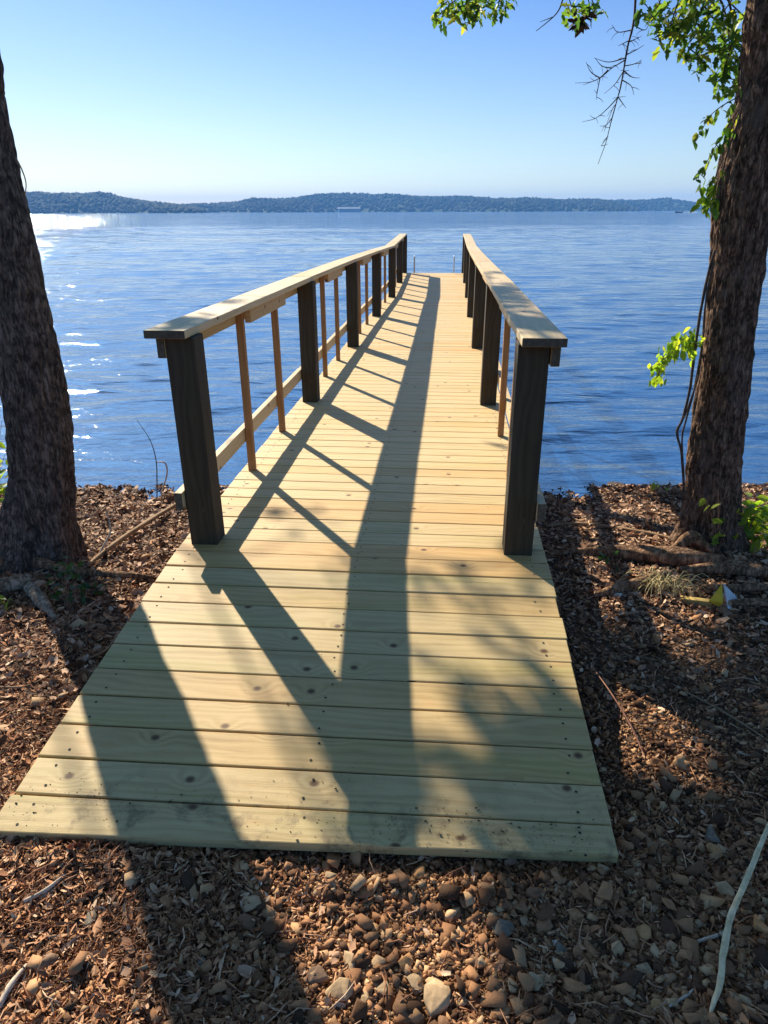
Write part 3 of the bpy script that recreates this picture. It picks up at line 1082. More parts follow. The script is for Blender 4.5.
# right tree ------------------------------------------------------------
RB = Vector((2.06, 3.92, gz(2.06, 3.92)))
RT = empty('tree', RB)
tag(RT, 'reddish brown leaning tree trunk with leafy twigs and a knot right of the dock', 'tree', 'trees on the bank')
YR = RB.y
rp = [(708, 565), (711, 530), (714, 470), (717, 430), (723, 380), (729, 330), (735, 280), (741, 215), (752, 165), (770, 100), (779, 40), (782, 0)]
pr = [at_y(px, py, YR) for px, py in rp]
pr[0].z = RB.z - .2
topr = pr[-1]
pr += [topr + Vector((.05, .1, .8)), topr + Vector((.0, .3, 2.0)), topr + Vector((-.1, .5, 3.6)), topr + Vector((-.1, .6, 5.0))]
mb = MB()
PR = trunk_tube(mb, pr, [.165, .148, .140, .136, .132, .128, .126, .130, .138, .142, .142, .140, .135, .12, .09, .03], 110, .013, 480, flare=(.14, .07, .25),
                knots=[(at_y(687, 437, YR - .05), .055, .06), (at_y(714, 235, YR - .1), .09, .035), (at_y(742, 95, YR - .1), .09, .03)])
pts_r, sz_r = [], []


def vis_clump(px, py, y, r, n, flat=.7):
    c = at_y(px, py, y)
    pts_r.append(clump_points(c, r, int(n * 1.0), flat))
    return c


# hanging leafy branches in the picture's upper right and along its top edge
hub = at_y(742, -60, YR + .35)
limb(mb, PR[int(len(PR) * .72)], hub, .05, .025, .1)
for (px, py, r, n) in ((655, 12, .10, 26), (678, 20, .11, 34), (700, 10, .12, 40), (722, 14, .10, 30), (690, 42, .11, 36), (668, 34, .08, 20), (716, 42, .12, 40), (735, 35, .08, 22),
                       (735, 62, .10, 30), (705, 62, .10, 28), (722, 78, .07, 18), (690, 3, .14, 40), (730, 50, .09, 24), (748, 20, .08, 14)):
    c = vis_clump(px, py, YR + .30 + random.uniform(-.15, .15), r, n)
    limb(mb, hub + Vector((random.uniform(-.3, .1), random.uniform(-.1, .1), random.uniform(-.1, .1))), c, .009, .003, .04, 5, 8)
hub2 = at_y(540, -110, 5.2)
Pw = limb(mb, PR[int(len(PR) * .78)], hub2, .05, .02, .25)
for (px, py, r, n) in ((440, 14, .07, 16), (452, 3, .13, 46), (470, 8, .11, 40), (463, 16, .07, 18), (488, 2, .11, 34), (498, 8, .06, 14), (510, 0, .06, 10), (572, 8, .07, 16), (590, 6, .08, 20), (582, 15, .06, 14), (597, 12, .05, 8)):
    c = vis_clump(px, py, 5.2 + random.uniform(-.15, .15), r, n)
    limb(mb, hub2 + Vector((random.uniform(-.4, .3), 0, random.uniform(0, .2))), c, .009, .003, .04, 5, 8)
# upper crown above the picture
for k in range(40):
    c = topr + Vector((random.uniform(-2.4, 2.6), random.uniform(-1.6, 2.6), random.uniform(2.0, 5.6)))
    pts_r.append(clump_points(c, random.uniform(.45, .85), 160, .6))
    if k % 3 == 0: limb(mb, PR[-1 - int(random.uniform(10, 80))], c, .035, .008, .1)
for v in range(len(mb.v)):
    p = mb.v[v]; mb.v[v] = (p[0] - RB.x, p[1] - RB.y, p[2] - RB.z)
mb.build('trunk', M_BARK_R, RT, smooth=True)
o = leaves('crown', np.concatenate(pts_r), .047, M_LEAF, RT, loc=tuple(RB), droop=.5, lobed=True)
o.location = (0, 0, 0)

# bare dead branch hanging from above
YD = 4.6
m = MB()


def twig(m, pxs, y, r0, r1, base, n=None, segs=6):
    P = [at_y(px, py, y + random.uniform(-.02, .02)) - base for px, py in pxs]
    n = n or max(6, len(P) * 4)
    P = spline(P, n)
    m.tube(P, np.linspace(r0, r1, n + 1), segs, wob=.3, freq=20)


twig(m, [(646, -60), (637, -20), (634, 20), (628, 45), (625, 62), (621, 85), (617, 100), (611, 122), (606, 142), (598, 164)], YD, .0075, .0015, RB)
for P_ in ([(625, 60), (612, 68), (600, 78), (590, 82), (575, 83)], [(612, 68), (602, 66), (595, 58)], [(600, 78), (591, 72), (586, 62)], [(600, 78), (598, 88), (596, 100)], [(608, 70), (598, 79), (583, 85)],
           [(625, 58), (609, 62), (594, 58)], [(623, 70), (632, 77), (640, 78)], [(626, 55), (636, 50), (644, 45)], [(622, 80), (631, 86), (634, 95)], [(618, 97), (608, 108), (596, 118), (582, 122)],
           [(618, 97), (626, 108)], [(612, 118), (606, 126)], [(633, 25), (645, 30), (650, 20)], [(632, 30), (618, 32), (612, 25)], [(629, 42), (642, 36)], [(630, 40), (618, 46)], [(624, 66), (634, 64), (642, 60)],
           [(616, 104), (612, 110), (604, 132)], [(608, 136), (601, 146)], [(636, -5), (648, 8), (652, 25)], [(623, 72), (615, 84), (604, 94)]):
    twig(m, P_, YD, .0034, .0010, RB, segs=5)
    for q_ in range(3):
        i_ = random.randrange(len(P_) - 1); f_ = random.random()
        x_ = P_[i_][0] * (1 - f_) + P_[i_ + 1][0] * f_; y_ = P_[i_][1] * (1 - f_) + P_[i_ + 1][1] * f_
        dx_, dy_ = random.uniform(-9, 9), random.uniform(-4, 9)
        twig(m, [(x_, y_), (x_ + dx_ * .6, y_ + dy_ * .4), (x_ + dx_, y_ + dy_)], YD, .0018, .0008, RB, segs=4)
m.build('dead_branch', M_TWIG, RT, smooth=True)
m = MB()
twig(m, [(570, -30), (562, 2), (556, 14), (545, 24), (536, 31)], 5.2, .006, .002, RB)
twig(m, [(553, 17), (545, 20), (540, 22)], 5.2, .003, .0012, RB)
m.build('dead_branch', M_TWIG, RT, smooth=True)
# withered leaf bunch
c = at_y(580, 20, 5.2)
o = leaves('withered_bunch', clump_points(c, .05, 26, 1.0), .05, M_DIRT, RT, loc=tuple(RB)); o.location = (0, 0, 0)


# vines ------------------------------------------------------------------
def sprays(strings, y, size, per, jitter=.012, side=.05):
    pts, stems = [], []
    for s in strings:
        P = spline([at_y(px, py, y + random.uniform(-.03, .03)) for px, py in s], 6 * len(s))
        stems.append(P)
        for p in P[2:]:
            for q in range(per):
                pts.append(p + Vector((random.uniform(-side, side), random.uniform(-side, side), random.uniform(-jitter * 2, jitter))))
    return pts, stems


V1 = empty('climbing_vine', at_y(725, 210, YR - .2))
tag(V1, 'green climbing vine with strings of leaves hanging off the upper trunk of the right tree', 'vine')
b = Vector(V1.location)
pts, stems = sprays([[(741, 84), (728, 88), (718, 90)], [(740, 96), (722, 106), (710, 116), (704, 126), (697, 138)], [(740, 108), (730, 122), (721, 138), (712, 152), (704, 168), (696, 180)],
                     [(736, 118), (728, 136), (722, 146)], [(722, 160), (716, 176), (710, 190), (702, 206)], [(716, 182), (714, 196), (708, 204)]], YR - .19, .04, 1, side=.018)
m = MB()
for P in stems: m.tube([p - b for p in P], np.linspace(.003, .0012, len(P)), 5)
m.tube([p - b for p in spline([at_y(741, 70, YR - .2), at_y(741, 110, YR - .2), at_y(724, 165, YR - .2), at_y(714, 215, YR - .2)], 20)], .004, 6)
m.build('stem', M_VINE, V1, smooth=True)
o = leaves('leaves', pts, .034, M_LEAF, V1, loc=tuple(b), droop=.8, elong=1.25); o.location = (0, 0, 0)
pb = [p for p in pts if p.z < at_y(700, 165, YR).z]
lowpts = [at_y(random.uniform(699, 716), random.uniform(178, 212), YR - .2) for _ in range(26)]
o = leaves('sunlit_leaves', lowpts, .05, M_LEAFB, V1, loc=tuple(b), droop=.8, elong=1.2); o.location = (0, 0, 0)

V2 = empty('hanging_vine', at_y(690, 480, YR - .18))
tag(V2, 'dark bare vine hanging beside the right tree with one bright green leaf spray', 'vine')
b = Vector(V2.location)
m = MB()
for pth, r in (([(715, 250), (708, 275), (700, 315), (695, 350), (690, 388), (683, 418), (677, 432), (681, 450), (683, 470), (684, 500)], .0075),
               ([(714, 262), (706, 300), (702, 345), (694, 390), (686, 420), (682, 440), (684, 480)], .0055), ([(704, 330), (699, 372), (690, 402), (684, 418)], .0045)):
    P = spline([at_y(px, py, YR - .19 + random.uniform(-.02, .02)) - b for px, py in pth], 50)
    m.tube(P, r, 7, wob=.3, freq=12)
m.tube([p - b for p in spline([at_y(701, 335, YR - .19), at_y(685, 338, YR - .2), at_y(668, 355, YR - .2), at_y(656, 380, YR - .2)], 16)], .0025, 5)
m.build('stem', M_VINE, V2, smooth=True)
pts = []
for (px, py, n, s) in ((696, 338, 12, 7), (686, 336, 14, 8), (676, 344, 16, 8), (668, 352, 16, 8), (661, 364, 14, 6), (656, 378, 10, 5), (690, 348, 8, 7)):
    for _ in range(int(n * 1.8)): pts.append(at_y(px + random.gauss(0, s * .6), py + random.gauss(0, s * .6), YR - .2 + random.uniform(-.06, .06)))
o = leaves('leaf_spray', pts, .040, M_LEAFB, V2, loc=tuple(b), droop=.9, elong=1.3); o.location = (0, 0, 0)


# small plants ------------------------------------------------------------
def small_plant(name, base, tips, label, cat, size, mat, nper, leafspread=.05, stem_r=.003):
    o = empty(name, base)
    tag(o, label, cat)
    base = Vector(base)
    m = MB(); pts = []
    for tp in tips:
        tp = Vector(tp)
        P = spline([base, base.lerp(tp, .5) + Vector((0, 0, .06)), tp], 10)
        m.tube([p - base for p in P], np.linspace(stem_r, .0012, 11), 5)
        for k in range(nper):
            q = P[int(random.uniform(4, 10))]
            pts.append(q + Vector((random.gauss(0, leafspread), random.gauss(0, leafspread), random.gauss(0, leafspread * .6))))
    m.build('stem', M_REDTWIG, o, smooth=True)
    l = leaves('leaves', pts, size, mat, o, loc=tuple(base), droop=.2); l.location = (0, 0, 0)
    return o


YS = YR - .05
small_plant('sapling', at_g(742, 548), [at_y(752, 500, YS), at_y(765, 495, YS), at_y(768, 520, YS), at_y(748, 520, YS), at_y(758, 540, YS - .1), at_y(740, 505, YS), at_y(772, 545, YS), at_y(762, 508, YS), at_y(755, 525, YS), at_y(766, 536, YS)],
            'bright green sapling with broad sunlit leaves growing at the foot of the right tree', 'sapling', .062, M_LEAFB, 11, .05)
small_plant('seedling', at_g(716, 556), [at_y(703, 496, YR - .26), at_y(718, 495, YR - .25), at_y(710, 518, YR - .28), at_y(724, 541, YR - .3)],
            'sparse seedling with a few thin pale leaves in front of the right trunk', 'seedling', .045, M_LEAFB, 3, .02, .002)
small_plant('weed', at_g(68, 612), [at_y(68, 548, 3.35), at_y(60, 565, 3.3), at_y(74, 570, 3.3), at_y(82, 595, 3.2), at_y(95, 590, 3.2), at_y(58, 592, 3.2), at_y(104, 592, 3.25)],
            'dark green weed growing between the logs at the foot of the left tree', 'weed', .034, M_LEAFD, 9, .025, .002)
small_plant('weed', at_g(4, 618), [at_y(2, 600, 3.1), at_y(10, 604, 3.1), at_y(-8, 600, 3.1)], 'small weed with fresh green leaves below the pale broken log at the edge', 'weed', .035, M_LEAFB, 5, .015, .002)
small_plant('shrub', at_g(-4, 520), [at_y(2, 420, 4.6), at_y(6, 450, 4.6), at_y(0, 470, 4.6), at_y(4, 490, 4.6), at_y(-10, 440, 4.6), at_y(-16, 470, 4.6)],
            'yellow green shrub peeping out behind the left tree trunk', 'shrub', .055, M_LEAFB, 12, .06)
small_plant('seedling', at_g(657, 494), [at_y(655, 488, 4.95), at_y(662, 489, 4.95), at_y(649, 491, 4.9)], 'tiny yellow green seedling near the waterline left of the right tree', 'seedling', .04, M_LEAFB, 3, .02, .0015)
small_plant('seedling', at_g(608, 572), [at_y(606, 560, 3.5), at_y(600, 566, 3.5), at_y(613, 563, 3.5)], 'tiny pale seedling in front of the long log right of the dock', 'seedling', .035, M_LEAFD, 3, .02, .0015)


# logs and sticks ----------------------------------------------------------
def log(name, pxs, rads, mat, label, cat, lift=0.6, segs=18, wob=.22, n=40, freq=6):
    """path of ground pixels, resting on the bank"""
    P = [at_g(px, py) for px, py in pxs]
    for p, r in zip(P, rads): p.z = gz(p.x, p.y) + r * lift + (.022 if r > .012 else .008)
    Q = spline(P, n)
    rr = [lerp_list(np.linspace(0, 1, len(rads)), rads, i / n) for i in range(n + 1)]
    base = Vector((P[0].x, P[0].y, gz(P[0].x, P[0].y)))
    m = MB(); m.tube([q - base for q in Q], rr, segs, wob=wob, freq=freq)
    o = m.build(name, mat, None, smooth=True)
    o.location = base
    tag(o, label, cat)
    return o


log('log', [(545, 556), (590, 556), (630, 560), (670, 565), (705, 567), (740, 574), (790, 584)], [.012, .022, .045, .055, .042, .034, .03], M_LOG, 'long brown log lying across the front of the right tree', 'log')
log('log', [(672, 556), (690, 549), (712, 558)], [.02, .05, .018], M_LOG, 'short humped piece of bark log leaning on the right trunk foot', 'log', 1.0)
log('log', [(676, 576), (710, 576), (745, 578), (800, 583)], [.02, .032, .034, .03], M_LOG, 'smooth reddish log lying just below the long log on the right', 'log', .8)
log('log', [(592, 598), (625, 592), (668, 580)], [.012, .03, .028], M_LOG, 'dark short log slanting behind the straw tuft', 'log', .5)
log('branch', [(700, 592), (735, 594), (790, 590)], [.014, .022, .02], M_LOG, 'dark low branch behind the grey scrap', 'branch', .6)
log('branch', [(706, 612), (740, 608), (790, 610)], [.01, .02, .02], M_LOG, 'dark weathered branch right of the grey scrap', 'branch', .6)
log('log', [(-30, 573), (0, 571), (28, 568), (60, 575), (95, 580)], [.03, .033, .036, .028, .02], M_LOG, 'long brown log in front of the left tree', 'log', .9)
log('branch', [(88, 578), (120, 580), (155, 580)], [.02, .018, .01], M_LOG, 'thin dark branch end reaching toward the deck left side', 'branch', .7)
log('log', [(-35, 598), (0, 594), (33, 588)], [.05, .045, .038], M_LOGPALE, 'pale broken log with a cut end at the left edge', 'log', .6)
log('bark_slab', [(30, 592), (42, 606), (56, 622)], [.03, .034, .012], M_LOGPALE, 'grey bark slab leaning off the pale broken log', 'bark', .5)
log('stick', [(88, 570), (120, 548), (152, 526), (188, 503)], [.012, .016, .016, .014], M_STICK, 'straight brown stick slanting from the left tree to the dock', 'stick', 1.6, 10)
log('stick', [(545, 528), (580, 526), (640, 534), (690, 545)], [.008, .012, .012, .008], M_STICK, 'slim stick on the bank between the dock and right tree', 'stick', .8, 8)
log('stick', [(0, 690), (30, 688), (66, 668)], [.004, .005, .003], M_STICK, 'thin brown stick lying on the leaf litter left of the deck', 'stick', 1.2, 8)
log('stick', [(78, 615), (95, 604)], [.005, .004], M_TWIGPALE, 'short pale stick above the flat white stone', 'stick', 1.2, 8, n=10)
log('stick', [(88, 662), (105, 655), (118, 640)], [.006, .007, .005], M_STICK, 'bent brown stick near the deck left edge', 'stick', 1.2, 8, n=12)
log('stick', [(675, 690), (700, 702), (735, 722), (770, 745)], [.003, .004, .004, .003], M_STICK, 'long thin brown stick across the shaded gravel right of the deck', 'stick', 1.2, 8)
log('stick', [(600, 655), (640, 660), (690, 672)], [.005, .006, .004], M_LOG, 'dark thin stick in the shaded gravel by the deck', 'stick', 1.2, 8)
log('stick', [(686, 948), (704, 943), (724, 936)], [.003, .004, .0035], M_TWIGPALE, 'short pale twig touching the green white stick', 'stick', 1.3, 7, n=14)
log('stick', [(668, 1010), (684, 1000), (698, 988)], [.0025, .003, .002], M_TWIGPALE, 'fine straight twig near the foot of the green white stick', 'stick', 1.3, 7, n=10)
log('stick', [(643, 838), (655, 850), (660, 866)], [.0025, .0035, .002], M_STICK, 'fine crooked twig right of the ramp corner', 'stick', 1.3, 7, n=10)
log('stick', [(25, 905), (45, 895), (66, 878)], [.005, .006, .004], M_TWIGPALE, 'pale wood splinter left of the tree shadow', 'stick', 1.2, 7, n=10)
log('stick', [(0, 1012), (12, 990), (28, 968)], [.006, .007, .004], M_TWIGPALE, 'pale wood splinter in the bottom corner', 'stick', 1.2, 7, n=10)


def arc_stick(name, ptsw, rads, mat, label, cat, segs=10, wob=.15, n=40):
    base = Vector(ptsw[0])
    Q = spline([Vector(p) - base for p in ptsw], n)
    rr = [lerp_list(np.linspace(0, 1, len(rads)), rads, i / n) for i in range(n + 1)]
    m = MB(); m.tube(Q, rr, segs, wob=wob, freq=25)
    o = m.build(name, mat, None, smooth=True); o.location = base
    return tag(o, label, cat)


# pale peeled stick standing out of the ground at the lower right
pp = [(706, 1026), (713.6, 1003), (719.6, 985), (723.6, 951), (731, 916), (747, 878), (767, 830), (790, 785)]
base = at_g(*pp[0])
P = []
for i, (px, py) in enumerate(pp):
    g = at_g(px, py)
    P.append(at_z(px, py, gz(g.x, g.y) + [.0, .02, .03, .035, .04, .045, .05, .05][i]))
arc_stick('stick', P, [.002, .005, .0068, .0075, .0075, .007, .0062, .005], M_PALE, 'long pale greenish peeled stick lying on the gravel in the lower right corner', 'stick', 12, .28, 60)
# reddish stem
P = [at_z(596, 672, gz(.6, 2.4) + .10), at_z(613, 696, gz(.7, 2.2) + .09), at_z(632, 728, gz(.8, 2.0) + .06), at_g(646, 760)]
arc_stick('stem', P, [.0015, .003, .0035, .003], M_REDTWIG, 'thin reddish stem arching over the lit gravel beside the deck', 'stem', 7)
# curled pale twig, left
g = at_g(97, 560)
P = [g, at_y(103, 547, g.y + .05), at_y(110, 533, g.y + .1), at_y(109, 520, g.y + .14), at_y(106, 513, g.y + .15)]
arc_stick('twig', P, [.006, .007, .006, .005, .003], M_TWIGPALE, 'pale curled twig standing beside the slanting stick', 'twig', 8)
# twig in the shallows
g = at_z(157, 506, WATER_Z - .05)
P = [g, at_y(157, 480, g.y), at_y(156, 460, g.y), at_y(150, 440, g.y), at_y(137, 420, g.y)]
arc_stick('twig', P, [.005, .0045, .004, .003, .0015], M_TWIG, 'dark bare twig standing in the shallow water left of the dock', 'twig', 7)
P = [at_y(157, 462, g.y), at_y(165, 463, g.y), at_y(167, 474, g.y), at_y(162, 492, g.y), at_z(160, 508, WATER_Z - .05)]
arc_stick('twig', P, [.004, .006, .006, .005, .005], M_TWIGPALE, 'white bent twig looping out of the shallow water', 'twig', 7)

# dry straw tuft
c = at_g(662, 590)
tf = MB()
for k in range(70):
    a = random.uniform(0, 6.28); L = random.uniform(.08, .24)
    d = Vector((math.cos(a), math.sin(a) * .7, 0))
    s0 = Vector((random.gauss(0, .05), random.gauss(0, .04), .0))
    tf.tube(spline([s0, s0 + d * L * .4 + Vector((0, 0, random.uniform(.05, .12))), s0 + d * L * .8 + Vector((0, 0, random.uniform(.01, .08))), s0 + d * L + Vector((0, 0, -.01))], 8), np.linspace(.003, .001, 9), 4)
o = tf.build('dry_grass_tuft', M_STRAW, None, smooth=True); o.location = (c.x, c.y, gz(c.x, c.y))
tag(o, 'tuft of dry yellow straw lying below the logs right of the dock', 'dry grass')

# yellow offcut and folded scrap
a, b_ = at_g(679, 602), at_g(712, 606)
m = MB(); ex = (b_ - a); L = ex.length; ex.normalize()
m.box((0, 0, .018), ex, Vector((0, 0, 1)).cross(ex), (0, 0, 1), L, .035, .03)
o = m.build('wood_offcut', M_YWOOD, None, bevel=.002); o.location = ((a + b_) / 2).xy.to_3d() + Vector((0, 0, gz((a.x + b_.x) / 2, (a.y + b_.y) / 2)))
tag(o, 'small yellow wood offcut lying beside the folded scrap', 'offcut')
sb = at_g(722, 608)
S = empty('scrap', sb); tag(S, 'folded scrap with a yellow side and a grey white tail near the logs', 'scrap')
A, B, C_, D_ = [at_y(px, py, sb.y + dy) - sb for px, py, dy in ((709, 601, -.02), (722, 584, .06), (723, 603, -.04), (719, 607, -.03))]


def sheet(name, poly, mat, par, th=.003):
    n = len(poly)
    nrm = (poly[1] - poly[0]).cross(poly[2] - poly[0]).normalized() * th
    V = [p + nrm for p in poly] + [p - nrm for p in poly]
    Fs = [tuple(range(n)), tuple(range(2 * n - 1, n - 1, -1))] + [(i, n + i, n + (i + 1) % n, (i + 1) % n) for i in range(n)]
    m = MB(); m.add(V, Fs); return m.build(name, mat, par)


sheet('yellow_side', [A, B, C_, D_], M_YSCRAP, S)
E = [at_y(px, py, sb.y + dy) - sb for px, py, dy in ((723.5, 584, .058), (737, 598, .05), (731, 604, .0), (731, 624, -.10), (728, 624, -.10), (727, 604, -.02))]
sheet('grey_tail', E, M_GSCRAP, S)


# ------------------------------------------------------------------ stones, gravel, litter
def hull_rock(n, seed, stretch=(1, .8, .6)):
    r = np.random.default_rng(seed)
    p = r.normal(0, 1, (n, 3)); p /= np.linalg.norm(p, axis=1, keepdims=True)
    p *= r.uniform(.8, 1.05, (n, 1)) * np.array(stretch)
    bm = bmesh.new()
    for q in p: bm.verts.new(q)
    res = bmesh.ops.convex_hull(bm, input=bm.verts)
    junk = [e for e in res.get('geom_interior', []) if isinstance(e, bmesh.types.BMVert)]
    if junk: bmesh.ops.delete(bm, geom=junk, context='VERTS')
    bmesh.ops.triangulate(bm, faces=bm.faces)
    bm.verts.ensure_lookup_table(); bm.verts.index_update()
    V = np.array([v.co[:] for v in bm.verts]); Fc = np.array([[v.index for v in f.verts] for f in bm.faces])
    bm.free()
    return V, Fc


def shard(seed, sx=1, sy=.8, sz=.6):
    r = np.random.default_rng(seed)
    p = np.array([[a, b, c] for a in (-1, 1) for b in (-1, 1) for c in (-1, 1)], float) * .62
    p += r.uniform(-.34, .34, p.shape)
    p *= np.array([sx, sy, sz])
    bm = bmesh.new()
    for q in p: bm.verts.new(q)
    bmesh.ops.convex_hull(bm, input=bm.verts)
    loose = [v for v in bm.verts if not v.link_faces]
    if loose: bmesh.ops.delete(bm, geom=loose, context='VERTS')
    bmesh.ops.triangulate(bm, faces=bm.faces)
    bm.verts.ensure_lookup_table(); bm.verts.index_update()
    V = np.array([v.co[:] for v in bm.verts]); Fc = np.array([[v.index for v in f.verts] for f in bm.faces])
    bm.free()
    return V, Fc


def sample_ground(n, power, keep_fn):
    """points on the bank, denser where the picture sees them closer"""
    px = rng.uniform(-150, 920, n * 3); py = 487 + (1060 - 487) * rng.random(n * 3) ** (power or .62)
    fx = (px - 384) / F; fy = -(py - 512) / F
    Rm = np.array(CAM_M)
    d = np.stack([fx, fy, -np.ones_like(fx)], -1) @ Rm.T
    z = np.full(len(px), -.3)
    for _ in range(10):
        t = (z - 1.5) / d[:, 2]
        X, Y = d[:, 0] * t, d[:, 1] * t
        z = g_base(X, Y)
    lat, al = dock_coords(X, Y)
    ok = ~((np.abs(lat) < .80) & (al > -1.55)) & (z > WATER_Z - .02) & keep_fn(X, Y)
    X, Y, z = X[ok][:n], Y[ok][:n], z[ok][:n]
    return X, Y, z


def rot_full(n):
    q = rng.normal(0, 1, (n, 4)); q /= np.linalg.norm(q, axis=1, keepdims=True)
    w, x, y, z = q.T
    return np.stack([np.stack([1 - 2 * (y * y + z * z), 2 * (x * y - z * w), 2 * (x * z + y * w)], -1),
                     np.stack([2 * (x * y + z * w), 1 - 2 * (x * x + z * z), 2 * (y * z - x * w)], -1),
                     np.stack([2 * (x * z - y * w), 2 * (y * z + x * w), 1 - 2 * (x * x + y * y)], -1)], 1)


def patch(X, Y, sc, seed):
    return np.sin(X * sc + seed) * np.sin(Y * sc * 1.2 + seed * 2.3) + .6 * np.sin(X * sc * 2.3 - Y * sc * 1.9 + seed)


def gravel_w(X, Y):
    """1 where gravel dominates, 0 where leaf litter does"""
    w = 1 / (1 + np.exp(-(X + .25) * 4)) * 1 / (1 + np.exp((Y - 3.0) * 3))
    w = np.maximum(w, (Y < 1.6) * 1 / (1 + np.exp(-(X + .48) * 7)))
    return np.clip(w * .86 + .20 * patch(X, Y, 3.1, 1.0), .03, .9)


def build_gravel():
    n = 86000
    X, Y, Z = sample_ground(n, None, lambda x, y: rng.random(len(x)) < gravel_w(x, y) * .95 + .03)
    n = len(X)
    dist = np.hypot(X, Y)
    size = (.0027 + .0009 * dist) * np.exp(rng.normal(0, .42, n))
    big = rng.random(n) < .075
    size = np.where(big, size * rng.uniform(1.5, 3.2, n), size) * np.where(Y < 1.45, 1.12, .92)
    size = np.minimum(size, .034)
    var = rng.integers(0, 10, n)
    Vs, Fs, off = [], [], 0
    for k in range(10):
        V0, F0 = shard(100 + k, 1.15, rng.uniform(.65, 1.0), rng.uniform(.32, .62))
        I = np.where(var == k)[0]
        if not len(I): continue
        tilt = rot_rand(len(I), 0, .9)
        V = np.einsum('nij,kj->nki', tilt, V0) * size[I][:, None, None]
        V += np.stack([X[I], Y[I], Z[I] + size[I] * rng.uniform(.1, .75, len(I))], -1)[:, None, :]
        Fc = F0[None] + (np.arange(len(I)) * len(V0))[:, None, None] + off
        off += V.shape[0] * V.shape[1]
        Vs.append(V.reshape(-1, 3)); Fs.append(Fc.reshape(-1, 3))
    o = np_mesh('gravel', np.concatenate(Vs), np.concatenate(Fs), M_GRAVEL)
    tag(o, 'loose brown and tan gravel spread around the ramp', 'gravel', kind='stuff')


build_gravel()


def build_litter(name, n, mat, keep, size0, label, elong, seed, woody=.4, power=None):
    X, Y, Z = sample_ground(n, power, keep)
    n = len(X)
    dist = np.hypot(X, Y)
    size = size0 * (.55 + .14 * dist) * np.exp(rng.normal(0, .35, n))
    # curled chip: 3 x 4 grid bent
    u = np.linspace(-1, 1, 4); w = np.linspace(-.5, .5, 3)
    U, W = np.meshgrid(u, w)
    prof = np.array([.45, 1, .95, .35])[None, :]
    shape = np.stack([U, W * prof, .22 * U ** 2 + .25 * (2 * W) ** 2], -1).reshape(-1, 3)
    idx = np.arange(12).reshape(3, 4)
    Q = np.stack([idx[:-1, :-1], idx[:-1, 1:], idx[1:, 1:], idx[1:, :-1]], -1).reshape(-1, 4)
    V = np.repeat(shape[None], n, 0)
    wd = np.where(rng.random(n) < woody, rng.uniform(.22, .45, n), rng.uniform(.7, 1.3, n))
    V[:, :, 1] *= wd[:, None]
    V[:, :, 2] *= rng.uniform(-1, 1.3, n)[:, None] + rng.normal(0, .25, V.shape[:2])
    V[:, :, 0] *= elong
    V += rng.normal(0, .07, V.shape)
    V *= size[:, None, None]
    V = np.einsum('nij,nkj->nki', rot_rand(n, 0, .75), V)
    V += np.stack([X, Y, Z + rng.uniform(.001, .016, n)], -1)[:, None, :]
    Fa = Q[None] + (np.arange(n) * 12)[:, None, None]
    o = np_mesh(name, V.reshape(-1, 3), Fa.reshape(-1, 4), mat)
    tag(o, label, 'leaf litter', kind='stuff')


build_litter('wood_mulch', 35000, M_LITTER, lambda x, y: rng.random(len(x)) < np.clip(1.05 - 1.1 * gravel_w(x, y), .05, 1), .0095, 'reddish brown shredded mulch and leaf scraps over the bank', 1.5, 5, .72, .8)
build_litter('leaf_litter', 25000, M_LITTERPALE, lambda x, y: rng.random(len(x)) < np.clip((y - 1.9) * .6, .03, 1) * np.clip(1.1 - .55 * gravel_w(x, y), 0, 1), .0155, 'pale dry leaf litter along the waterside', 1.0, 6, .25, 1.5)

# fine twigs in the litter
m = MB()
X, Y, Z = sample_ground(420, None, lambda x, y: rng.random(len(x)) < .9)
for x, y, z in zip(X, Y, Z):
    a = random.uniform(0, 6.28); L = random.uniform(.03, .11) * (.6 + .15 * y)
    d = Vector((math.cos(a), math.sin(a), random.uniform(-.12, .2)))
    p = Vector((x, y, z + .014))
    m.tube([p, p + d * L * .5 + Vector((random.uniform(-.01, .01), random.uniform(-.01, .01), .004)), p + d * L], [.0011 + .0003 * y, .0014 + .0003 * y, .0008], 5)
tag(m.build('twig_litter', M_LITTER, None, smooth=True), 'fine broken twigs scattered through the gravel and mulch', 'twigs', kind='stuff')


def stone_mat(name, c):
    t = NT(name)
    p = t.obj()
    a = t.noise(p, 45, 6, .65); b2 = t.noise(p, 14, 3, .5)
    g = t.math('ADD', t.math('MULTIPLY', a, .55), t.math('MULTIPLY', b2, .45))
    col = t.ramp(g, [(.32, tuple(x * .5 for x in c)), (.5, c), (.7, tuple(min(1, x * 1.25) for x in c))])
    t.pbr(col, .88, t.bump(a, .6, .004), .2)
    return t.m


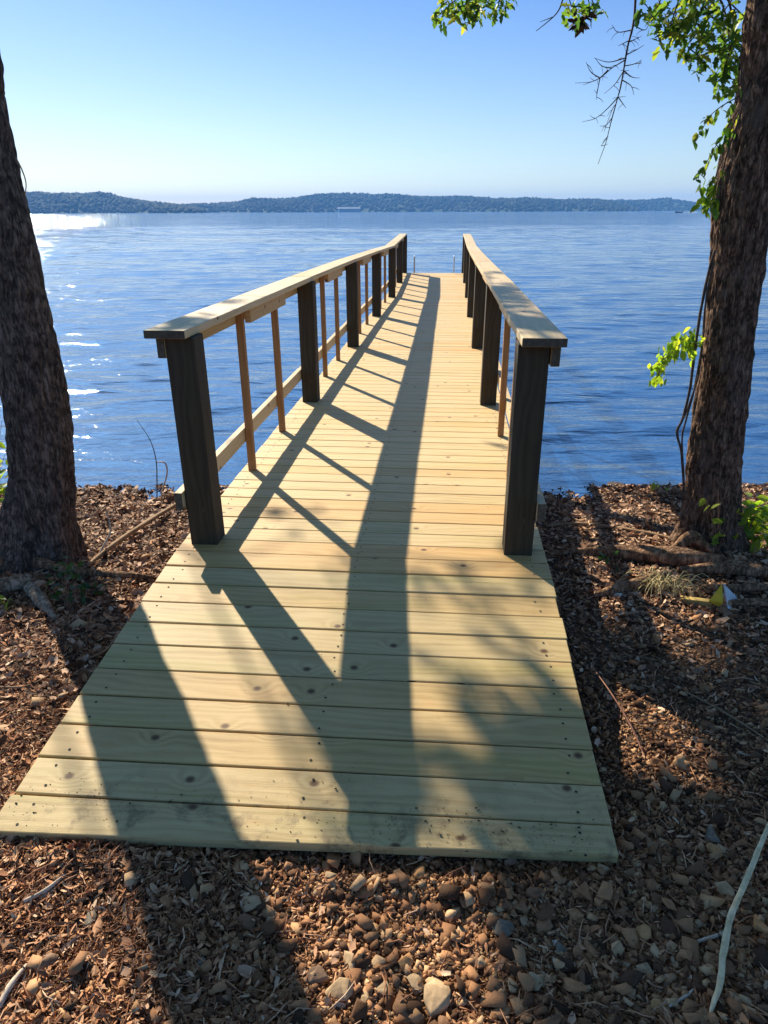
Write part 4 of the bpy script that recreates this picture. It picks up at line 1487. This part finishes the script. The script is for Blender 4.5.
TAN, ORANGE, GREY, WHITE, BROWN, RUST = [stone_mat('stone_' + n, c) for n, c in (('tan', (.44, .30, .165)), ('orange', (.50, .26, .105)), ('grey', (.20, .165, .12)), ('white', (.62, .58, .48)), ('brown', (.21, .13, .08)), ('rust', (.30, .13, .07)))]
STONES = [
    (341, 994, 17, TAN, 'large flat tan stone left of the split stone at the bottom edge'), (437, 1004, 20, TAN, 'broad tan stone with a cracked face at the bottom edge'),
    (416, 985, 12, TAN, 'tan stone with a dark underside behind the cracked broad stone'), (404, 965, 12, ORANGE, 'upright rusty brown stone above the tan stones'),
    (350, 965, 13, TAN, 'tall pale tan stone standing above the large flat stone'), (318, 978, 13, BROWN, 'wide brown stone at the edge of the tree shadow'),
    (534, 983, 11, TAN, 'pinkish tan stone right of the split pair at the bottom'), (512, 988, 9, TAN, 'greenish tan flat stone beside the pinkish one'),
    (505, 932, 13, GREY, 'pointed grey green stone standing in the shaded gravel'), (560, 952, 9, GREY, 'grey blue stone right of the pointed stone'),
    (446, 891, 9, ORANGE, 'orange stone close below the ramp edge'), (419, 875, 10, ORANGE, 'orange brown stone touching the ramp edge'), (261, 882, 6, WHITE, 'small bright white pebble just below the ramp'),
    (330, 878, 9, TAN, 'pale tan stone under the ramp front edge'), (643, 934, 11, ORANGE, 'flat orange oval stone in the mulch'), (714, 853, 11, ORANGE, 'rounded ochre stone right of the ramp corner'),
    (657, 1008, 9, ORANGE, 'square ochre stone near the bottom right'), (556, 945, 6, WHITE, 'small whitish stone beside the grey blue one'), (45, 968, 13, BROWN, 'dark oblong stone in the left mulch'),
    (92, 922, 11, GREY, 'flat grey stone beside the trunk shadow edge'), (203, 967, 9, GREY, 'round grey stone inside the trunk shadow'), (80, 627, 10, TAN, 'flat pale stone in front of the left weed'),
    (618, 597, 6, WHITE, 'small pinkish white stone below the slanting dark log'), (712, 838, 13, GREY, 'flat grey stone behind the ochre stone'), (765, 930, 15, ORANGE, 'yellow brown splintered stone at the right edge'),
    (480, 965, 8, TAN, 'narrow tan stone in the middle of the front gravel'), (383, 990, 10, TAN, 'small pale tan stone between the two largest stones'), (365, 1000, 8, TAN, 'squarish tan stone beside the large flat one'),
    (700, 870, 7, BROWN, 'brown rounded pebble below the ochre stone'), (725, 892, 10, TAN, 'pale pink stone beside the green white stick'),
]
for i, (px, py, rp_, mt, lab) in enumerate(STONES):
    g = at_g(px, py)
    dcam = (g - EYE).length
    r = rp_ / F * dcam * .84
    V0, F0 = hull_rock(11 + (i % 3) * 2, 500 + i, (1.1, .85, .6) if mt is not WHITE else (1, .85, .7))
    a = random.uniform(0, 6.28)
    ca, sa = math.cos(a), math.sin(a)
    V = np.stack([(V0[:, 0] * ca - V0[:, 1] * sa), (V0[:, 0] * sa + V0[:, 1] * ca), V0[:, 2]], -1) * r
    base = (g.x, g.y, gz(g.x, g.y) + r * .32)
    o = np_mesh('stone', V, F0, mt); o.location = base
    bv = o.modifiers.new('bevel', 'BEVEL'); bv.width = r * .05; bv.segments = 2; bv.limit_method = 'NONE'
    tag(o, lab, 'stone', 'larger stones in the gravel')

# soil crumbs and leaf bits left on the boards
Vs, Fs, off = [], [], 0
V0, F0 = hull_rock(10, 77, (1, .8, .5))
for cx, cs, sx_, ss_, n in ((-.55, -1.50, .15, .05, 130), (.52, -1.52, .26, .05, 320), (.05, -1.45, .15, .08, 40), (.0, -.9, .8, .7, 70), (0, 1.5, .5, 1.2, 40), (-.84, -1.55, .06, .04, 50)):
    for _ in range(n):
        lx, ls = cx + random.gauss(0, sx_), cs + random.gauss(0, ss_)
        if abs(lx) > .87 or ls < -1.61: continue
        r = random.uniform(.0014, .0050) * (1 if random.random() > .10 else 2.2)
        wx, wy = lx * ddy + ls * ddx - .114, -lx * ddx + ls * ddy + 2.98
        V = V0 * r * np.array([1, 1, .6]) + np.array([wx, wy, zd(ls) + r * .3])
        Vs.append(V); Fs.append(F0 + off); off += len(V0)
tag(np_mesh('soil_crumbs', np.concatenate(Vs), np.concatenate(Fs), M_DIRT), 'dark soil crumbs scattered over the near boards', 'dirt', kind='stuff')

# ------------------------------------------------------------------ haze
me = bpy.data.meshes.new('haze')
bm = bmesh.new(); bmesh.ops.create_cube(bm, size=1.0); bm.to_mesh(me); bm.free()
hz = bpy.data.objects.new('haze', me); COL.objects.link(hz)
ZB, ZT = -5.2, 75.0
hz.scale = (8200, 4600, ZT - ZB)
hz.location = (0, 4600 / 2 - 500, (ZB + ZT) / 2)
t = NT('haze_air')
pv = t.n('ShaderNodeVolumePrincipled')
pv.inputs['Color'].default_value = (.17, .46, 1.0, 1)
pv.inputs['Density'].default_value = .00026
pv.inputs['Anisotropy'].default_value = 0.0
t.l(pv.outputs[0], t.out.inputs['Volume'])
me.materials.append(t.m)
tag(hz, 'pale blue air softening the far shore', 'haze', kind='stuff')
